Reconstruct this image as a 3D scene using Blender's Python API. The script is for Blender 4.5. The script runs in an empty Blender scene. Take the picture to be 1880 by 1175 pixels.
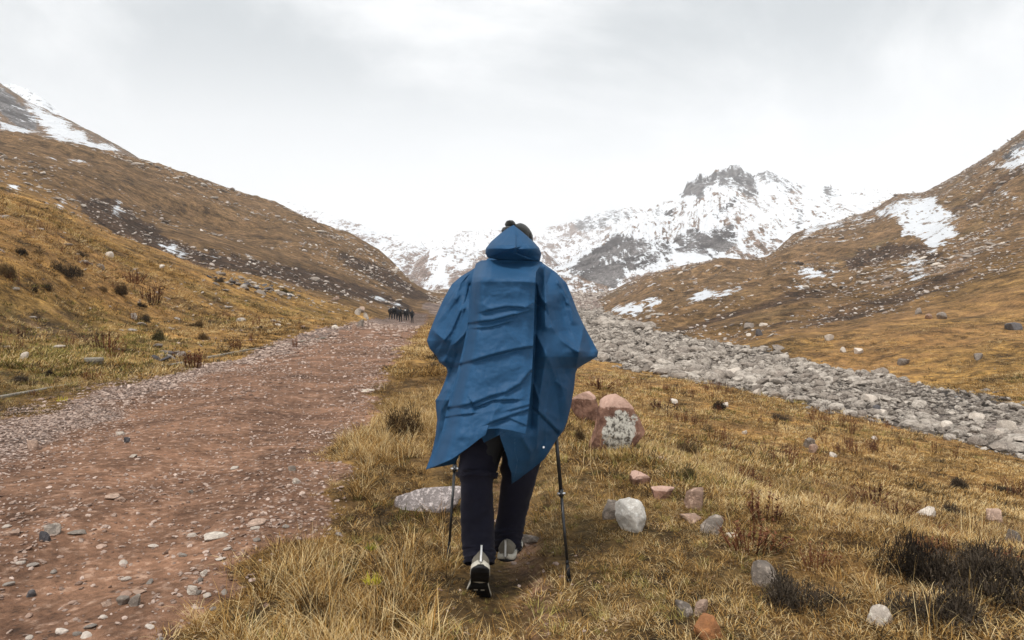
import bpy, bmesh, math, random
import numpy as np
from mathutils import Vector, Matrix, Euler

# ------------------------------------------------------------------ camera, world, sun
scene = bpy.context.scene
C = scene.collection
F, CX, HY, EYE = 1358.0, 940.0, 562.0, 1.33      # focal length in photo pixels, principal column, horizon row, eye height (m)

cam_d = bpy.data.cameras.new('camera'); cam = bpy.data.objects.new('camera', cam_d); C.objects.link(cam)
cam_d.sensor_width = 36.0; cam_d.lens = F/1880*36
cam_d.shift_y = -(587.5-HY)/1880
cam_d.clip_start = 0.1; cam_d.clip_end = 20000
cam.location = (0, 0, EYE); cam.rotation_euler = (math.radians(90), 0, 0)
scene.camera = cam

SUN_EL, SUN_AZ = 61, -155          # overcast: the brightest part of the cloud is behind and left of the camera
world = bpy.data.worlds.new('World'); scene.world = world; world.use_nodes = True
nt = world.node_tree; nt.nodes.clear()
def N(nt, t, **kw):
    n = nt.nodes.new(t)
    for k, v in kw.items():
        if k in ('operation','data_type','blend_type','attribute_name','attribute_type','noise_dimensions','feature','interpolation_type','noise_type','distribution','vector_type','normalize','clamp','sky_type','invert'):
            setattr(n, k, v)
        else:
            n.inputs[k].default_value = v
    return n
def L(nt, a, b): nt.links.new(a, b)
out = N(nt, 'ShaderNodeOutputWorld'); 
sky = N(nt, 'ShaderNodeTexSky', sky_type='NISHITA'); sky.sun_disc = False
sky.sun_elevation = math.radians(SUN_EL); sky.sun_rotation = math.radians(SUN_AZ)
bg_sky = N(nt, 'ShaderNodeBackground', Strength=0.08); L(nt, sky.outputs[0], bg_sky.inputs[0])
tc = N(nt, 'ShaderNodeTexCoord')
mp = N(nt, 'ShaderNodeMapping'); mp.inputs['Scale'].default_value = (1.0, 1.0, 1.9); mp.inputs['Location'].default_value = (4.4, 0.7, -1.1)
L(nt, tc.outputs['Generated'], mp.inputs[0])
n1 = N(nt, 'ShaderNodeTexNoise', Scale=2.1, Detail=8.0, Roughness=0.60, Distortion=0.35); L(nt, mp.outputs[0], n1.inputs[0])
sep = N(nt, 'ShaderNodeSeparateXYZ'); L(nt, tc.outputs['Generated'], sep.inputs[0])
mr = N(nt, 'ShaderNodeMapRange', interpolation_type='SMOOTHSTEP'); L(nt, sep.outputs[2], mr.inputs[0])
mr.inputs[1].default_value = 0.12; mr.inputs[2].default_value = 0.36; mr.inputs[3].default_value = 0.12; mr.inputs[4].default_value = 1.0
mn = N(nt, 'ShaderNodeMapRange', interpolation_type='SMOOTHSTEP'); L(nt, n1.outputs[0], mn.inputs[0])
mn.inputs[1].default_value = 0.40; mn.inputs[2].default_value = 0.72; mn.inputs[3].default_value = 1.0; mn.inputs[4].default_value = 0.0
# cloud thickness is a little greater overhead and in the noise patches
ml = N(nt, 'ShaderNodeMath', operation='MULTIPLY'); L(nt, mr.outputs[0], ml.inputs[0]); L(nt, mn.outputs[0], ml.inputs[1])
cr = N(nt, 'ShaderNodeValToRGB'); L(nt, ml.outputs[0], cr.inputs[0])
cr.color_ramp.elements[0].color = (0.98, 0.985, 0.985, 1); cr.color_ramp.elements[1].color = (0.47, 0.510, 0.530, 1)
bg_cl = N(nt, 'ShaderNodeBackground', Strength=0.53); L(nt, cr.outputs[0], bg_cl.inputs[0])
mx = N(nt, 'ShaderNodeMixShader', Fac=0.95); L(nt, bg_sky.outputs[0], mx.inputs[1]); L(nt, bg_cl.outputs[0], mx.inputs[2])
L(nt, mx.outputs[0], out.inputs[0])

sun_d = bpy.data.lights.new('sun', 'SUN'); sun = bpy.data.objects.new('sun', sun_d); C.objects.link(sun)
sun_d.energy = 1.5; sun_d.angle = math.radians(13); sun_d.color = (1.0, 0.965, 0.92)
az = math.radians(SUN_AZ); el = math.radians(SUN_EL)
sdir = Vector((math.sin(az)*math.cos(el), math.cos(az)*math.cos(el), math.sin(el)))
sun.rotation_euler = sdir.to_track_quat('Z', 'Y').to_euler()

vs = scene.view_settings
vs.view_transform = 'Standard'; vs.look = 'None'; vs.gamma = 1.0; vs.use_curve_mapping = False; vs.exposure = 1.22
scene.cycles.use_denoising = True
scene.cycles.max_bounces = 6; scene.cycles.diffuse_bounces = 3; scene.cycles.glossy_bounces = 2
scene.cycles.transmission_bounces = 2; scene.cycles.volume_bounces = 2; scene.cycles.transparent_max_bounces = 4

def haze_box():
    me = bpy.data.meshes.new('haze'); x0, x1, y0, y1, z0, z1 = -4500, 6500, -300, 3600, -80, 900
    me.from_pydata([(x0,y0,z0),(x1,y0,z0),(x1,y1,z0),(x0,y1,z0),(x0,y0,z1),(x1,y0,z1),(x1,y1,z1),(x0,y1,z1)], [], [(0,3,2,1),(4,5,6,7),(0,1,5,4),(1,2,6,5),(2,3,7,6),(3,0,4,7)])
    o = bpy.data.objects.new('haze', me); C.objects.link(o); m = bpy.data.materials.new('haze_air'); m.use_nodes = True; n_ = m.node_tree; n_.nodes.clear()
    oo = n_.nodes.new('ShaderNodeOutputMaterial'); v = n_.nodes.new('ShaderNodeVolumePrincipled'); v.inputs['Density'].default_value = 0.00020; v.inputs['Color'].default_value = (0.97, 0.98, 1.0, 1); n_.links.new(v.outputs[0], oo.inputs['Volume'])
    me.materials.append(m); o['kind'] = 'stuff'; o['label'] = 'thin pale mist hanging in the valley'
haze_box()
# ------------------------------------------------------------------ numeric helpers
rng = np.random.default_rng(7); random.seed(7)
def _h(ix, iy, iz, seed):
    n = (ix.astype(np.int64)*374761393 + iy.astype(np.int64)*668265263 + iz.astype(np.int64)*2147483647 + seed*1274126177) & 0xffffffff
    n = ((n ^ (n >> 13))*1274126177) & 0xffffffff
    n = ((n ^ (n >> 16))*2246822519) & 0xffffffff
    return ((n ^ (n >> 15)) & 0xffffff)/float(0xffffff)*2-1
def vnoise(x, y, seed=0):
    """smooth value noise in 2D, about -1..1"""
    ix = np.floor(x); iy = np.floor(y); fx = x-ix; fy = y-iy
    fx = fx*fx*fx*(fx*(fx*6-15)+10); fy = fy*fy*fy*(fy*(fy*6-15)+10); z = np.zeros_like(ix)
    a = _h(ix, iy, z, seed); b = _h(ix+1, iy, z, seed); c = _h(ix, iy+1, z, seed); d = _h(ix+1, iy+1, z, seed)
    return (a*(1-fx)+b*fx)*(1-fy)+(c*(1-fx)+d*fx)*fy
def fbm(x, y, octv=4, seed=0, gain=0.5, ridge=False):
    s = 0; a = 1; t = 0
    for k in range(octv):
        c, sn = math.cos(0.6*k+0.3), math.sin(0.6*k+0.3)
        v = vnoise((x*c-y*sn)*2**k+17.3*k, (x*sn+y*c)*2**k-9.1*k, seed+k)
        if ridge: v = 1-2*np.abs(v)
        s = s+a*v; t += a; a *= gain
    return s/t
def sstep(a, b, x):
    if a > b: return 1-sstep(b, a, x)
    t = np.clip((x-a)/(b-a), 0, 1); return t*t*(3-2*t)
def poly_sd(poly, px, py):
    """signed distance (pixels) to a polygon, positive inside"""
    P = np.array(poly, float); d = np.full(px.shape, 1e18); ins = np.zeros(px.shape, bool)
    for i in range(len(P)):
        x1, y1 = P[i]; x2, y2 = P[(i+1) % len(P)]
        ex, ey = x2-x1, y2-y1; t = np.clip(((px-x1)*ex+(py-y1)*ey)/(ex*ex+ey*ey+1e-9), 0, 1)
        d = np.minimum(d, (px-x1-t*ex)**2+(py-y1-t*ey)**2)
        c = ((y1 > py) != (y2 > py)) & (px < (x2-x1)*(py-y1)/((y2-y1)+1e-12)+x1)
        ins ^= c
    d = np.sqrt(d); return np.where(ins, d, -d)
def line_d(pts, px, py):
    """distance to a polyline and signed side"""
    P = np.array(pts, float); d = np.full(px.shape, 1e18); sd = np.zeros(px.shape)
    for i in range(len(P)-1):
        x1, y1 = P[i]; x2, y2 = P[i+1]; ex, ey = x2-x1, y2-y1; l2 = ex*ex+ey*ey
        t = np.clip(((px-x1)*ex+(py-y1)*ey)/l2, 0, 1)
        dd = (px-x1-t*ex)**2+(py-y1-t*ey)**2; cr = ((px-x1)*ey-(py-y1)*ex)/math.sqrt(l2)
        m = dd < d; d = np.where(m, dd, d); sd = np.where(m, np.sign(cr)*np.sqrt(dd), sd)
    return np.sqrt(d), sd
def smooth_cols(A, s):
    if s <= 0: return A
    r = int(3*s)+1; k = np.exp(-0.5*(np.arange(-r, r+1)/s)**2); k /= k.sum()
    B = np.pad(A, ((0, 0), (r, r)), mode='edge'); return sum(k[i]*B[:, i:i+A.shape[1]] for i in range(2*r+1))
def smooth_rows(A, s): return smooth_cols(A.T, s).T

# ------------------------------------------------------------------ object helpers
def tag(o, label=None, cat=None, group=None, kind=None):
    if label: o['label'] = label
    if cat: o['category'] = cat
    if group: o['group'] = group
    if kind: o['kind'] = kind
    return o
def mesh_np(name, V, Fq, mat=None, parent=None, smooth=True, tri=False):
    me = bpy.data.meshes.new(name); V = np.asarray(V, np.float32); Fq = np.asarray(Fq, np.int32); k = Fq.shape[1]
    me.vertices.add(len(V)); me.vertices.foreach_set('co', V.ravel())
    me.loops.add(Fq.size); me.loops.foreach_set('vertex_index', Fq.ravel())
    me.polygons.add(len(Fq)); me.polygons.foreach_set('loop_start', np.arange(len(Fq), dtype=np.int32)*k)
    me.polygons.foreach_set('loop_total', np.full(len(Fq), k, np.int32))
    me.update(calc_edges=True)
    me.polygons.foreach_set('use_smooth', np.full(len(Fq), smooth)); 
    if mat: me.materials.append(mat)
    o = bpy.data.objects.new(name, me); C.objects.link(o)
    if parent: o.parent = parent
    return o
def obj_me(name, me, parent=None):
    o = bpy.data.objects.new(name, me); C.objects.link(o)
    if parent: o.parent = parent
    return o
def empty(name, loc=(0, 0, 0)):
    o = bpy.data.objects.new(name, None); o.location = loc; o.empty_display_size = 0.1; C.objects.link(o); return o
def fattr(me, name, arr):
    a = me.attributes.new(name, 'FLOAT', 'POINT'); a.data.foreach_set('value', np.asarray(arr, np.float32).ravel())

# ------------------------------------------------------------------ materials
def new_mat(name):
    m = bpy.data.materials.new(name); m.use_nodes = True; m.node_tree.nodes.clear()
    nt = m.node_tree; o = N(nt, 'ShaderNodeOutputMaterial'); b = N(nt, 'ShaderNodeBsdfPrincipled'); L(nt, b.outputs[0], o.inputs[0])
    b.inputs['Roughness'].default_value = 0.9; b.inputs['Specular IOR Level'].default_value = 0.15
    return m, nt, b, o
def mixc(nt, fac, a, b):
    n = N(nt, 'ShaderNodeMix', data_type='RGBA')
    for s, i in ((fac, 0), (a, 6), (b, 7)):
        if hasattr(s, 'links') or isinstance(s, bpy.types.NodeSocket): L(nt, s, n.inputs[i])
        else: n.inputs[i].default_value = s if i == 0 else (*s, 1)
    return n.outputs[2]
def math_(nt, op, a, b=0.0, c=None):
    n = N(nt, 'ShaderNodeMath', operation=op)
    for i, s in enumerate((a, b) if c is None else (a, b, c)):
        if isinstance(s, bpy.types.NodeSocket): L(nt, s, n.inputs[i])
        else: n.inputs[i].default_value = s
    return n.outputs[0]
def maprange(nt, v, a, b, c=0.0, d=1.0):
    n = N(nt, 'ShaderNodeMapRange', interpolation_type='SMOOTHSTEP'); L(nt, v, n.inputs[0])
    for i, s in enumerate((a, b, c, d)): n.inputs[i+1].default_value = s
    return n.outputs[0]
def attr(nt, name, typ='GEOMETRY'):
    n = N(nt, 'ShaderNodeAttribute', attribute_name=name, attribute_type=typ); return n.outputs['Fac']
def noise(nt, vec, scale, detail=3.0, rough=0.55, dist=0.0):
    n = N(nt, 'ShaderNodeTexNoise', Scale=scale, Detail=detail, Roughness=rough, Distortion=dist); L(nt, vec, n.inputs[0]); return n.outputs[0]

def terrain_material():
    m, nt, b, o = new_mat('terrain_mix')
    pos = N(nt, 'ShaderNodeNewGeometry').outputs['Position']
    far = attr(nt, 'far')                      # grain size of the ground cover resolved here (0 fine .. 1 coarse)
    nA = noise(nt, pos, 0.035, 11.0, 0.78)      # 30 m .. 10 cm
    nB = noise(nt, pos, 0.9, 8.0, 0.78)        # 1 m .. 1 cm
    nC = noise(nt, pos, 14.0, 5.0, 0.7)        # 7 cm .. mm
    nD = noise(nt, pos, 0.16, 8.0, 0.82)
    # dry grass
    g = mixc(nt, maprange(nt, nB, 0.35, 0.65), (0.115, 0.062, 0.020), (0.36, 0.205, 0.058))
    g = mixc(nt, maprange(nt, nA, 0.42, 0.60), g, (0.235, 0.125, 0.045))
    g = mixc(nt, maprange(nt, nD, 0.52, 0.72), g, (0.11, 0.070, 0.030))
    g = mixc(nt, math_(nt, 'MULTIPLY', attr(nt, 'near'), 0.85), g, mixc(nt, maprange(nt, nB, 0.35, 0.65), (0.030, 0.017, 0.008), (0.16, 0.092, 0.035)))
    # high brown hillside grass
    h = mixc(nt, maprange(nt, nD, 0.38, 0.62), (0.062, 0.038, 0.022), (0.285, 0.175, 0.092))
    h = mixc(nt, math_(nt, 'MULTIPLY', maprange(nt, nA, 0.42, 0.62), 0.7), h, (0.205, 0.125, 0.064))
    g = mixc(nt, far, g, h)
    # green tinge
    g = mixc(nt, math_(nt, 'MULTIPLY', attr(nt, 'green'), maprange(nt, nD, 0.35, 0.65, 0.3, 1.0)), g, (0.12, 0.105, 0.032))
    # bare soil and scree
    soil = mixc(nt, maprange(nt, nB, 0.35, 0.7), (0.034, 0.020, 0.012), (0.135, 0.080, 0.048))
    g = mixc(nt, maprange(nt, math_(nt, 'ADD', attr(nt, 'soil'), math_(nt, 'MULTIPLY', math_(nt, 'SUBTRACT', nD, 0.5), 0.9)), 0.38, 0.62), g, soil)
    scree = mixc(nt, maprange(nt, nD, 0.36, 0.64), (0.12, 0.080, 0.062), (0.36, 0.27, 0.225))
    g = mixc(nt, maprange(nt, math_(nt, 'ADD', attr(nt, 'scree'), math_(nt, 'MULTIPLY', math_(nt, 'SUBTRACT', nD, 0.5), 0.8)), 0.38, 0.62), g, scree)
    # red dirt of the road
    dirt = mixc(nt, maprange(nt, nB, 0.30, 0.68), (0.095, 0.048, 0.029), (0.26, 0.140, 0.084))
    dirt = mixc(nt, maprange(nt, nC, 0.50, 0.72), dirt, (0.37, 0.24, 0.17))
    dirt = mixc(nt, maprange(nt, nC, 0.28, 0.42, 1.0, 0.0), dirt, (0.075, 0.044, 0.030))
    g = mixc(nt, maprange(nt, math_(nt, 'ADD', attr(nt, 'dirt'), math_(nt, 'MULTIPLY', math_(nt, 'SUBTRACT', nB, 0.5), 0.7)), 0.42, 0.58), g, dirt)
    dirt = mixc(nt, math_(nt, 'MULTIPLY', maprange(nt, noise(nt, pos, 1.6, 7.0, 0.72), 0.47, 0.60), 0.85), dirt, (0.080, 0.042, 0.027))
    # gravel
    vo = N(nt, 'ShaderNodeTexVoronoi', Scale=22.0); L(nt, pos, vo.inputs[0])
    hs = N(nt, 'ShaderNodeSeparateColor'); L(nt, vo.outputs['Color'], hs.inputs[0])
    grav = mixc(nt, hs.outputs[0], (0.20, 0.14, 0.11), (0.56, 0.44, 0.38))
    grav = mixc(nt, maprange(nt, vo.outputs['Distance'], 0.25, 0.6), grav, (0.09, 0.055, 0.04))
    g = mixc(nt, maprange(nt, math_(nt, 'ADD', attr(nt, 'gravel'), math_(nt, 'MULTIPLY', math_(nt, 'SUBTRACT', nB, 0.5), 1.2)), 0.40, 0.62), g, grav)
    # river bed stones (fine fill between the real ones)
    vr = N(nt, 'ShaderNodeTexVoronoi', Scale=3.2); L(nt, pos, vr.inputs[0])
    hr = N(nt, 'ShaderNodeSeparateColor'); L(nt, vr.outputs['Color'], hr.inputs[0])
    riv = mixc(nt, hr.outputs[0], (0.07, 0.055, 0.044), (0.27, 0.23, 0.195))
    riv = mixc(nt, maprange(nt, vr.outputs['Distance'], 0.22, 0.55), riv, (0.045, 0.036, 0.03))
    silt = mixc(nt, nB, (0.11, 0.085, 0.07), (0.24, 0.20, 0.17))
    riv = mixc(nt, maprange(nt, nD, 0.47, 0.56), riv, silt)
    g = mixc(nt, maprange(nt, math_(nt, 'ADD', attr(nt, 'river'), math_(nt, 'MULTIPLY', math_(nt, 'SUBTRACT', nB, 0.5), 0.6)), 0.45, 0.55), g, riv)
    # rock
    nE = noise(nt, pos, 0.02, 12.0, 0.80, 0.4)
    rock = mixc(nt, maprange(nt, nE, 0.40, 0.60), (0.055, 0.050, 0.050), (0.20, 0.185, 0.18))
    g = mixc(nt, maprange(nt, math_(nt, 'ADD', attr(nt, 'rock'), math_(nt, 'MULTIPLY', math_(nt, 'SUBTRACT', nE, 0.5), 1.2)), 0.40, 0.60), g, rock)
    gs_in = g
    # mottling of the ground cover at every scale (tufts, litter, lichened stones)
    tot = None
    for sc_, det in ((26.0, 2.0), (7.0, 2.0), (2.2, 2.0), (0.6, 2.0), (0.15, 2.0)):
        t_ = math_(nt, 'SUBTRACT', noise(nt, pos, sc_, det, 0.6), 0.5); tot = t_ if tot is None else math_(nt, 'ADD', tot, t_)
    f_ = math_(nt, 'ADD', 1.0, math_(nt, 'MULTIPLY', tot, math_(nt, 'SUBTRACT', 2.1, attr(nt, 'dirt')))); f_ = math_(nt, 'MAXIMUM', f_, 0.25)
    vm = N(nt, 'ShaderNodeVectorMath', operation='SCALE'); L(nt, gs_in, vm.inputs[0]); L(nt, f_, vm.inputs['Scale'])
    # snow lies where the mask, the slope and fine relief let it
    nS = noise(nt, pos, 0.022, 13.0, 0.86, 0.25); nS2 = noise(nt, pos, 0.13, 8.0, 0.8)
    nrm = N(nt, 'ShaderNodeSeparateXYZ'); L(nt, N(nt, 'ShaderNodeNewGeometry').outputs['Normal'], nrm.inputs[0])
    mps = N(nt, 'ShaderNodeMapping'); mps.inputs['Scale'].default_value = (0.085, 0.012, 0.016); L(nt, pos, mps.inputs[0]); nS3 = noise(nt, mps.outputs[0], 1.0, 9.0, 0.72, 0.35)
    sm = math_(nt, 'ADD', attr(nt, 'snow'), math_(nt, 'ADD', math_(nt, 'MULTIPLY', math_(nt, 'SUBTRACT', nS, 0.5), 2.2), math_(nt, 'ADD', math_(nt, 'MULTIPLY', math_(nt, 'SUBTRACT', nS3, 0.5), math_(nt, 'MULTIPLY', attr(nt, 'steep'), 3.4)), math_(nt, 'MULTIPLY', math_(nt, 'SUBTRACT', nS2, 0.5), 3.0))))
    sm = math_(nt, 'ADD', sm, math_(nt, 'MULTIPLY', math_(nt, 'SUBTRACT', nrm.outputs[2], 0.86), math_(nt, 'MULTIPLY', attr(nt, 'steep'), 1.6)))
    g = mixc(nt, maprange(nt, sm, 0.44, 0.56), vm.outputs[0], (0.80, 0.82, 0.85))
    L(nt, g, b.inputs['Base Color'])
    # relief
    bmp = N(nt, 'ShaderNodeBump', Strength=0.9, Distance=0.03)
    L(nt, math_(nt, 'ADD', nC, math_(nt, 'MULTIPLY', nB, 3.0)), bmp.inputs['Height'])
    bm2 = N(nt, 'ShaderNodeBump', Strength=0.9, Distance=3.0); L(nt, math_(nt, 'MULTIPLY', nD, far), bm2.inputs['Height']); L(nt, bmp.outputs[0], bm2.inputs['Normal'])
    L(nt, bm2.outputs[0], b.inputs['Normal'])
    return m
M_TER = terrain_material()

# ------------------------------------------------------------------ terrain fields
def key_table(keys, cols, nk):
    """keys: {px: [(Y, py) ...]} -> arrays (len(cols), nk) of depth and height"""
    ks = sorted(keys); LY = np.array([[math.log(keys[k][j][0]) for j in range(nk)] for k in ks]); PY = np.array([[keys[k][j][1] for j in range(nk)] for k in ks])
    LY2 = np.stack([np.interp(cols, ks, LY[:, j]) for j in range(nk)], 1); PY2 = np.stack([np.interp(cols, ks, PY[:, j]) for j in range(nk)], 1)
    return np.exp(LY2), PY2
Z0 = 'z0'
def zpy(Y, z=0.0): return HY+(EYE-z)*F/Y
GK = {
 -2600: [(1.2, 0), (2.9, 0), (5, 0.6), (18, 6), (28, 6), (80, 22), (260, 70), (400, 50), (900, 30)],
}
def K(px, *kn): GK[px] = list(kn)
GKEYS = {}
def GKf(px, kn):
    r = []
    for k in kn:
        Y, p = k
        r.append((Y, zpy(Y) if p is None else p))
    GKEYS[px] = r
_ = None
GKf(-3000, [(1.2,_),(2.6,_),(6,400),(20,-300),(28,-200),(100,-400),(260,-300),(400,-100),(900,200)])
GKf(-1500, [(1.2,_),(4.2,_),(9,560),(25,60),(35,80),(110,0),(300,-20),(500,100),(1000,300)])
GKf(-400, [(1.3,_),(7.7,_),(14,620),(35,270),(50,280),(140,250),(350,190),(500,250),(1000,330)])
GKf(0,    [(1.5,_),(11.2,_),(18,610),(45,358),(65,366),(150,325),(350,255),(500,300),(1000,400)])
GKf(100,  [(1.5,_),(12.6,_),(21,600),(49,386),(70,394),(160,345),(370,268),(500,305),(1000,400)])
GKf(200,  [(1.5,_),(14.2,_),(25,600),(54,432),(76,440),(170,380),(390,284),(520,320),(1000,400)])
GKf(265,  [(1.5,_),(15.6,_),(28,596),(57,455),(80,464),(180,405),(400,300),(540,330),(1000,420)])
GKf(330,  [(1.5,_),(17.3,_),(31,592),(61,477),(84,487),(190,420),(410,320),(550,345),(1000,430)])
GKf(420,  [(1.5,_),(20.4,_),(38,588),(66,501),(88,512),(200,440),(420,349),(560,380),(1000,450)])
GKf(500,  [(1.5,_),(24,_),(43,585),(72,522),(95,531),(200,462),(415,376),(550,405),(1000,470)])
GKf(560,  [(1.5,_),(28,_),(48,583),(77,541),(100,546),(200,480),(400,394),(520,430),(1000,490)])
GKf(640,  [(1.5,_),(36,_),(56,588),(86,563),(108,561),(200,508),(370,431),(480,460),(1000,510)])
GKf(700,  [(1.5,_),(42,_),(66,593),(98,578),(120,569),(205,530),(330,470),(440,500),(1000,530)])
GKf(760,  [(1.5,_),(44,_),(72,597),(103,587),(128,576),(200,555),(265,520),(400,535),(1000,540)])
GKf(803,  [(1.5,_),(44,_),(75,597),(110,586),(140,573),(185,560),(225,549),(360,546),(1000,537)])
GKf(850,  [(1.5,_),(30,_),(80,592),(140,580),(200,572),(280,562),(350,552),(500,545),(1000,530)])
GKf(1000, [(1.5,_),(10,_),(72,648),(200,585),(300,575),(400,562),(500,550),(700,538),(1000,518)])
GKf(1060, [(1.5,_),(8,_),(65,650),(240,583),(300,572),(400,562),(500,552),(700,540),(1000,522)])
GKf(1100, [(1.5,_),(7.5,_),(61,657),(290,577),(340,567),(430,556),(520,545),(640,545),(1000,530)])
GKf(1140, [(1.5,_),(7,_),(57,666),(200,588),(260,574),(360,552),(500,524),(640,532),(1000,530)])
GKf(1190, [(1.5,_),(6.5,_),(53,678),(132,605),(170,588),(280,550),(490,502),(640,515),(1000,530)])
GKf(1255, [(1.5,_),(6,_),(48,692),(107,618),(140,594),(250,545),(520,486),(660,505),(1000,530)])
GKf(1323, [(1.5,_),(5.6,_),(44,706),(90,632),(126,587),(245,534),(540,469),(680,495),(1000,530)])
GKf(1373, [(1.5,_),(5.4,_),(42,718),(80,641),(118,583),(240,530),(550,484),(690,500),(1000,530)])
GKf(1400, [(1.5,_),(5.2,_),(40,725),(75,646),(114,582),(240,525),(560,482),(700,500),(1000,530)])
GKf(1440, [(1.5,_),(5,_),(38,735),(69,656),(110,580),(245,510),(590,451),(720,480),(1000,530)])
GKf(1463, [(1.5,_),(5,_),(37,740),(66,660),(108,582),(250,508),(600,426),(740,460),(1000,520)])
GKf(1527, [(1.5,_),(4.7,_),(34,753),(60,672),(103,588),(250,503),(610,412),(760,440),(1100,510)])
GKf(1606, [(1.5,_),(4.5,_),(32,770),(55,684),(97,585),(245,490),(620,390),(780,410),(1100,480)])
GKf(1645, [(1.5,_),(4.5,_),(31,779),(51,693),(95,583),(240,480),(630,364),(790,385),(1100,470)])
GKf(1700, [(1.5,_),(4.3,_),(30,792),(47,706),(90,580),(240,468),(640,361),(800,370),(1100,460)])
GKf(1760, [(1.5,_),(4.2,_),(28,808),(44,718),(85,585),(235,455),(680,330),(820,350),(1100,430)])
GKf(1810, [(1.5,_),(4.1,_),(27,822),(41,727),(80,588),(230,445),(720,304),(860,330),(1200,400)])
GKf(1880, [(1.5,_),(4,_),(25,843),(38,743),(75,590),(220,430),(760,262),(900,290),(1200,380)])
GKf(2400, [(1.3,_),(3.2,_),(17,1000),(28,850),(60,600),(200,350),(800,60),(1000,100),(1300,200)])
GKf(3500, [(1.2,_),(2.6,_),(10,1350),(18,1050),(45,600),(160,200),(800,-100),(1000,-50),(1300,100)])
GKf(5000, [(1.2,_),(2.2,_),(7,1700),(12,1300),(32,600),(120,0),(600,-300),(900,-200),(1300,0)])
NK = 9
gcols = np.concatenate([np.linspace(-3000, -160, 72), np.arange(-120, 2002, 2.2), np.linspace(2040, 5000, 72)])
# rows: even steps in the picture of flat ground up to 45 m, then even steps in log depth
yrow = np.concatenate([EYE*F/np.arange(1090, 31, -1.9), np.exp(np.linspace(math.log(44), math.log(1300), 230))]); yrow = np.unique(yrow)
KY, KP = key_table(GKEYS, gcols, NK)
KZ = EYE+(HY-KP)*KY/F
GZ = np.stack([np.interp(np.log(yrow), np.log(KY[i]), KZ[i]) for i in range(len(gcols))], 1)      # rows x cols
GZ = smooth_rows(GZ, 3.0); GZ = smooth_cols(GZ, 4.0)
GX = (gcols[None, :]-CX)/F*yrow[:, None]; GY = np.repeat(yrow[:, None], len(gcols), 1)
PX = np.repeat(gcols[None, :], len(yrow), 0)

def road_right(y): return -0.92-0.105*y
road_w = lambda y: 3.9+0*y
rr = road_right(GY)+0.30*fbm(GX*0+GY*0.5, GY*0.13, 3, 5)+0.26*fbm(GX*1.8, GY*1.5, 3, 8)
rl = road_right(GY)-4.0-0.035*np.clip(GY-8, 0, 40)*0.6+0.35*fbm(GX*0.3, GY*0.35, 3, 6)+0.35*fbm(GX*1.1, GY*1.0, 3, 66)
wy = 1+0.01*GY
m_road = np.clip(0.5+(rr-GX)/(0.35*wy), 0, 1)*np.clip(0.5+(GX-rl)/(0.5*wy), 0, 1)*(1-sstep(125, 150, GY))
# footpath the hiker walks on
fp = 0.02-0.02*GY+0.15*np.sin(GY*0.5); m_path = np.exp(-((GX-fp)/(0.26+0.006*GY))**2)*sstep(1.5, 3, GY)*(1-sstep(50, 80, GY))*0.50
# left gravel band of the road
gl = (GX-rl)/(rr-rl)
m_gravel = m_road*(1-sstep(0.05, 0.40, gl+0.16*fbm(GX*0.6, GY*0.6, 3, 11)))
m_gravel = np.maximum(m_gravel, m_road*0.22*np.exp(-((gl-0.97)/0.08)**2))
m_gravel = np.maximum(m_gravel, 0.75*sstep(0.1, 0.5, fbm(GX*0.8, GY*0.35, 3, 12))*np.exp(-((GX-rl+1.0)/1.1)**2)*(GY < 22))
m_gravel = np.maximum(m_gravel, m_road*sstep(25, 60, GY)*0.6)
PYP = HY-(GZ-EYE)*F/GY
riv_poly = [(1040, 655), (1060, 651), (1200, 680), (1440, 736), (1700, 794), (1880, 845), (2400, 1003), (5000, 1750), (5000, 1250), (2400, 845), (1880, 744), (1700, 706), (1640, 692), (1440, 656), (1370, 641), (1255, 617), (1190, 604), (1140, 588), (1100, 576), (1000, 572), (850, 574), (850, 584), (1000, 640)]
sd_riv = poly_sd(riv_poly, PX, PYP)
m_river = np.clip(0.5+sd_riv/(9+0*GY)+0.75*fbm(GX*0.35, GY*0.30, 3, 21), 0, 1)
# relief noise
nzg = np.zeros_like(GZ)
for lam, amp, sd in ((90, 2.2, 31), (42, 1.0, 32), (20, 0.55, 33), (9, 0.28, 34), (4.2, 0.16, 35), (2, 0.075, 36), (0.95, 0.040, 37), (0.45, 0.020, 38), (0.2, 0.010, 39)):
    w = sstep(1.2*lam, 4.5*lam, GY)*(1-sstep(lam*90, lam*260, GY)) if lam > 3 else (1-sstep(lam*60, lam*160, GY))
    nzg += amp*w*fbm(GX/lam, GY/lam, 2, sd)
rdg = 2.2*fbm(GX/34+0.4*GY/34, GY/60, 4, 51, 0.55, True)*sstep(90, 220, GY)*sstep(1150, 1400, PX)
rdg += 2.4*fbm((GX-GY*0.5)/40, (GY+GX)/90, 4, 52, 0.55, True)*sstep(100, 220, GY)*(1-sstep(700, 800, PX))
calm = 1-0.75*m_road-0.5*m_path-0.6*m_river*(GY > 20)
foot = np.exp(-(((GX+0.05)/0.8)**2+((GY-3.6)/0.7)**2)**2)
GZ0 = GZ.copy()
GZ = GZ+nzg*np.clip(calm, 0.15, 1)*(1-0.9*foot)+rdg
# wheel ruts and road crown
GZ += m_road*(-0.035*np.exp(-((gl-0.30)/0.09)**2)-0.045*np.exp(-((gl-0.78)/0.09)**2)+0.02*np.exp(-((gl-0.54)/0.12)**2))*(1-0.9*foot)
GZ -= 0.03*m_path*(1-foot)
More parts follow.
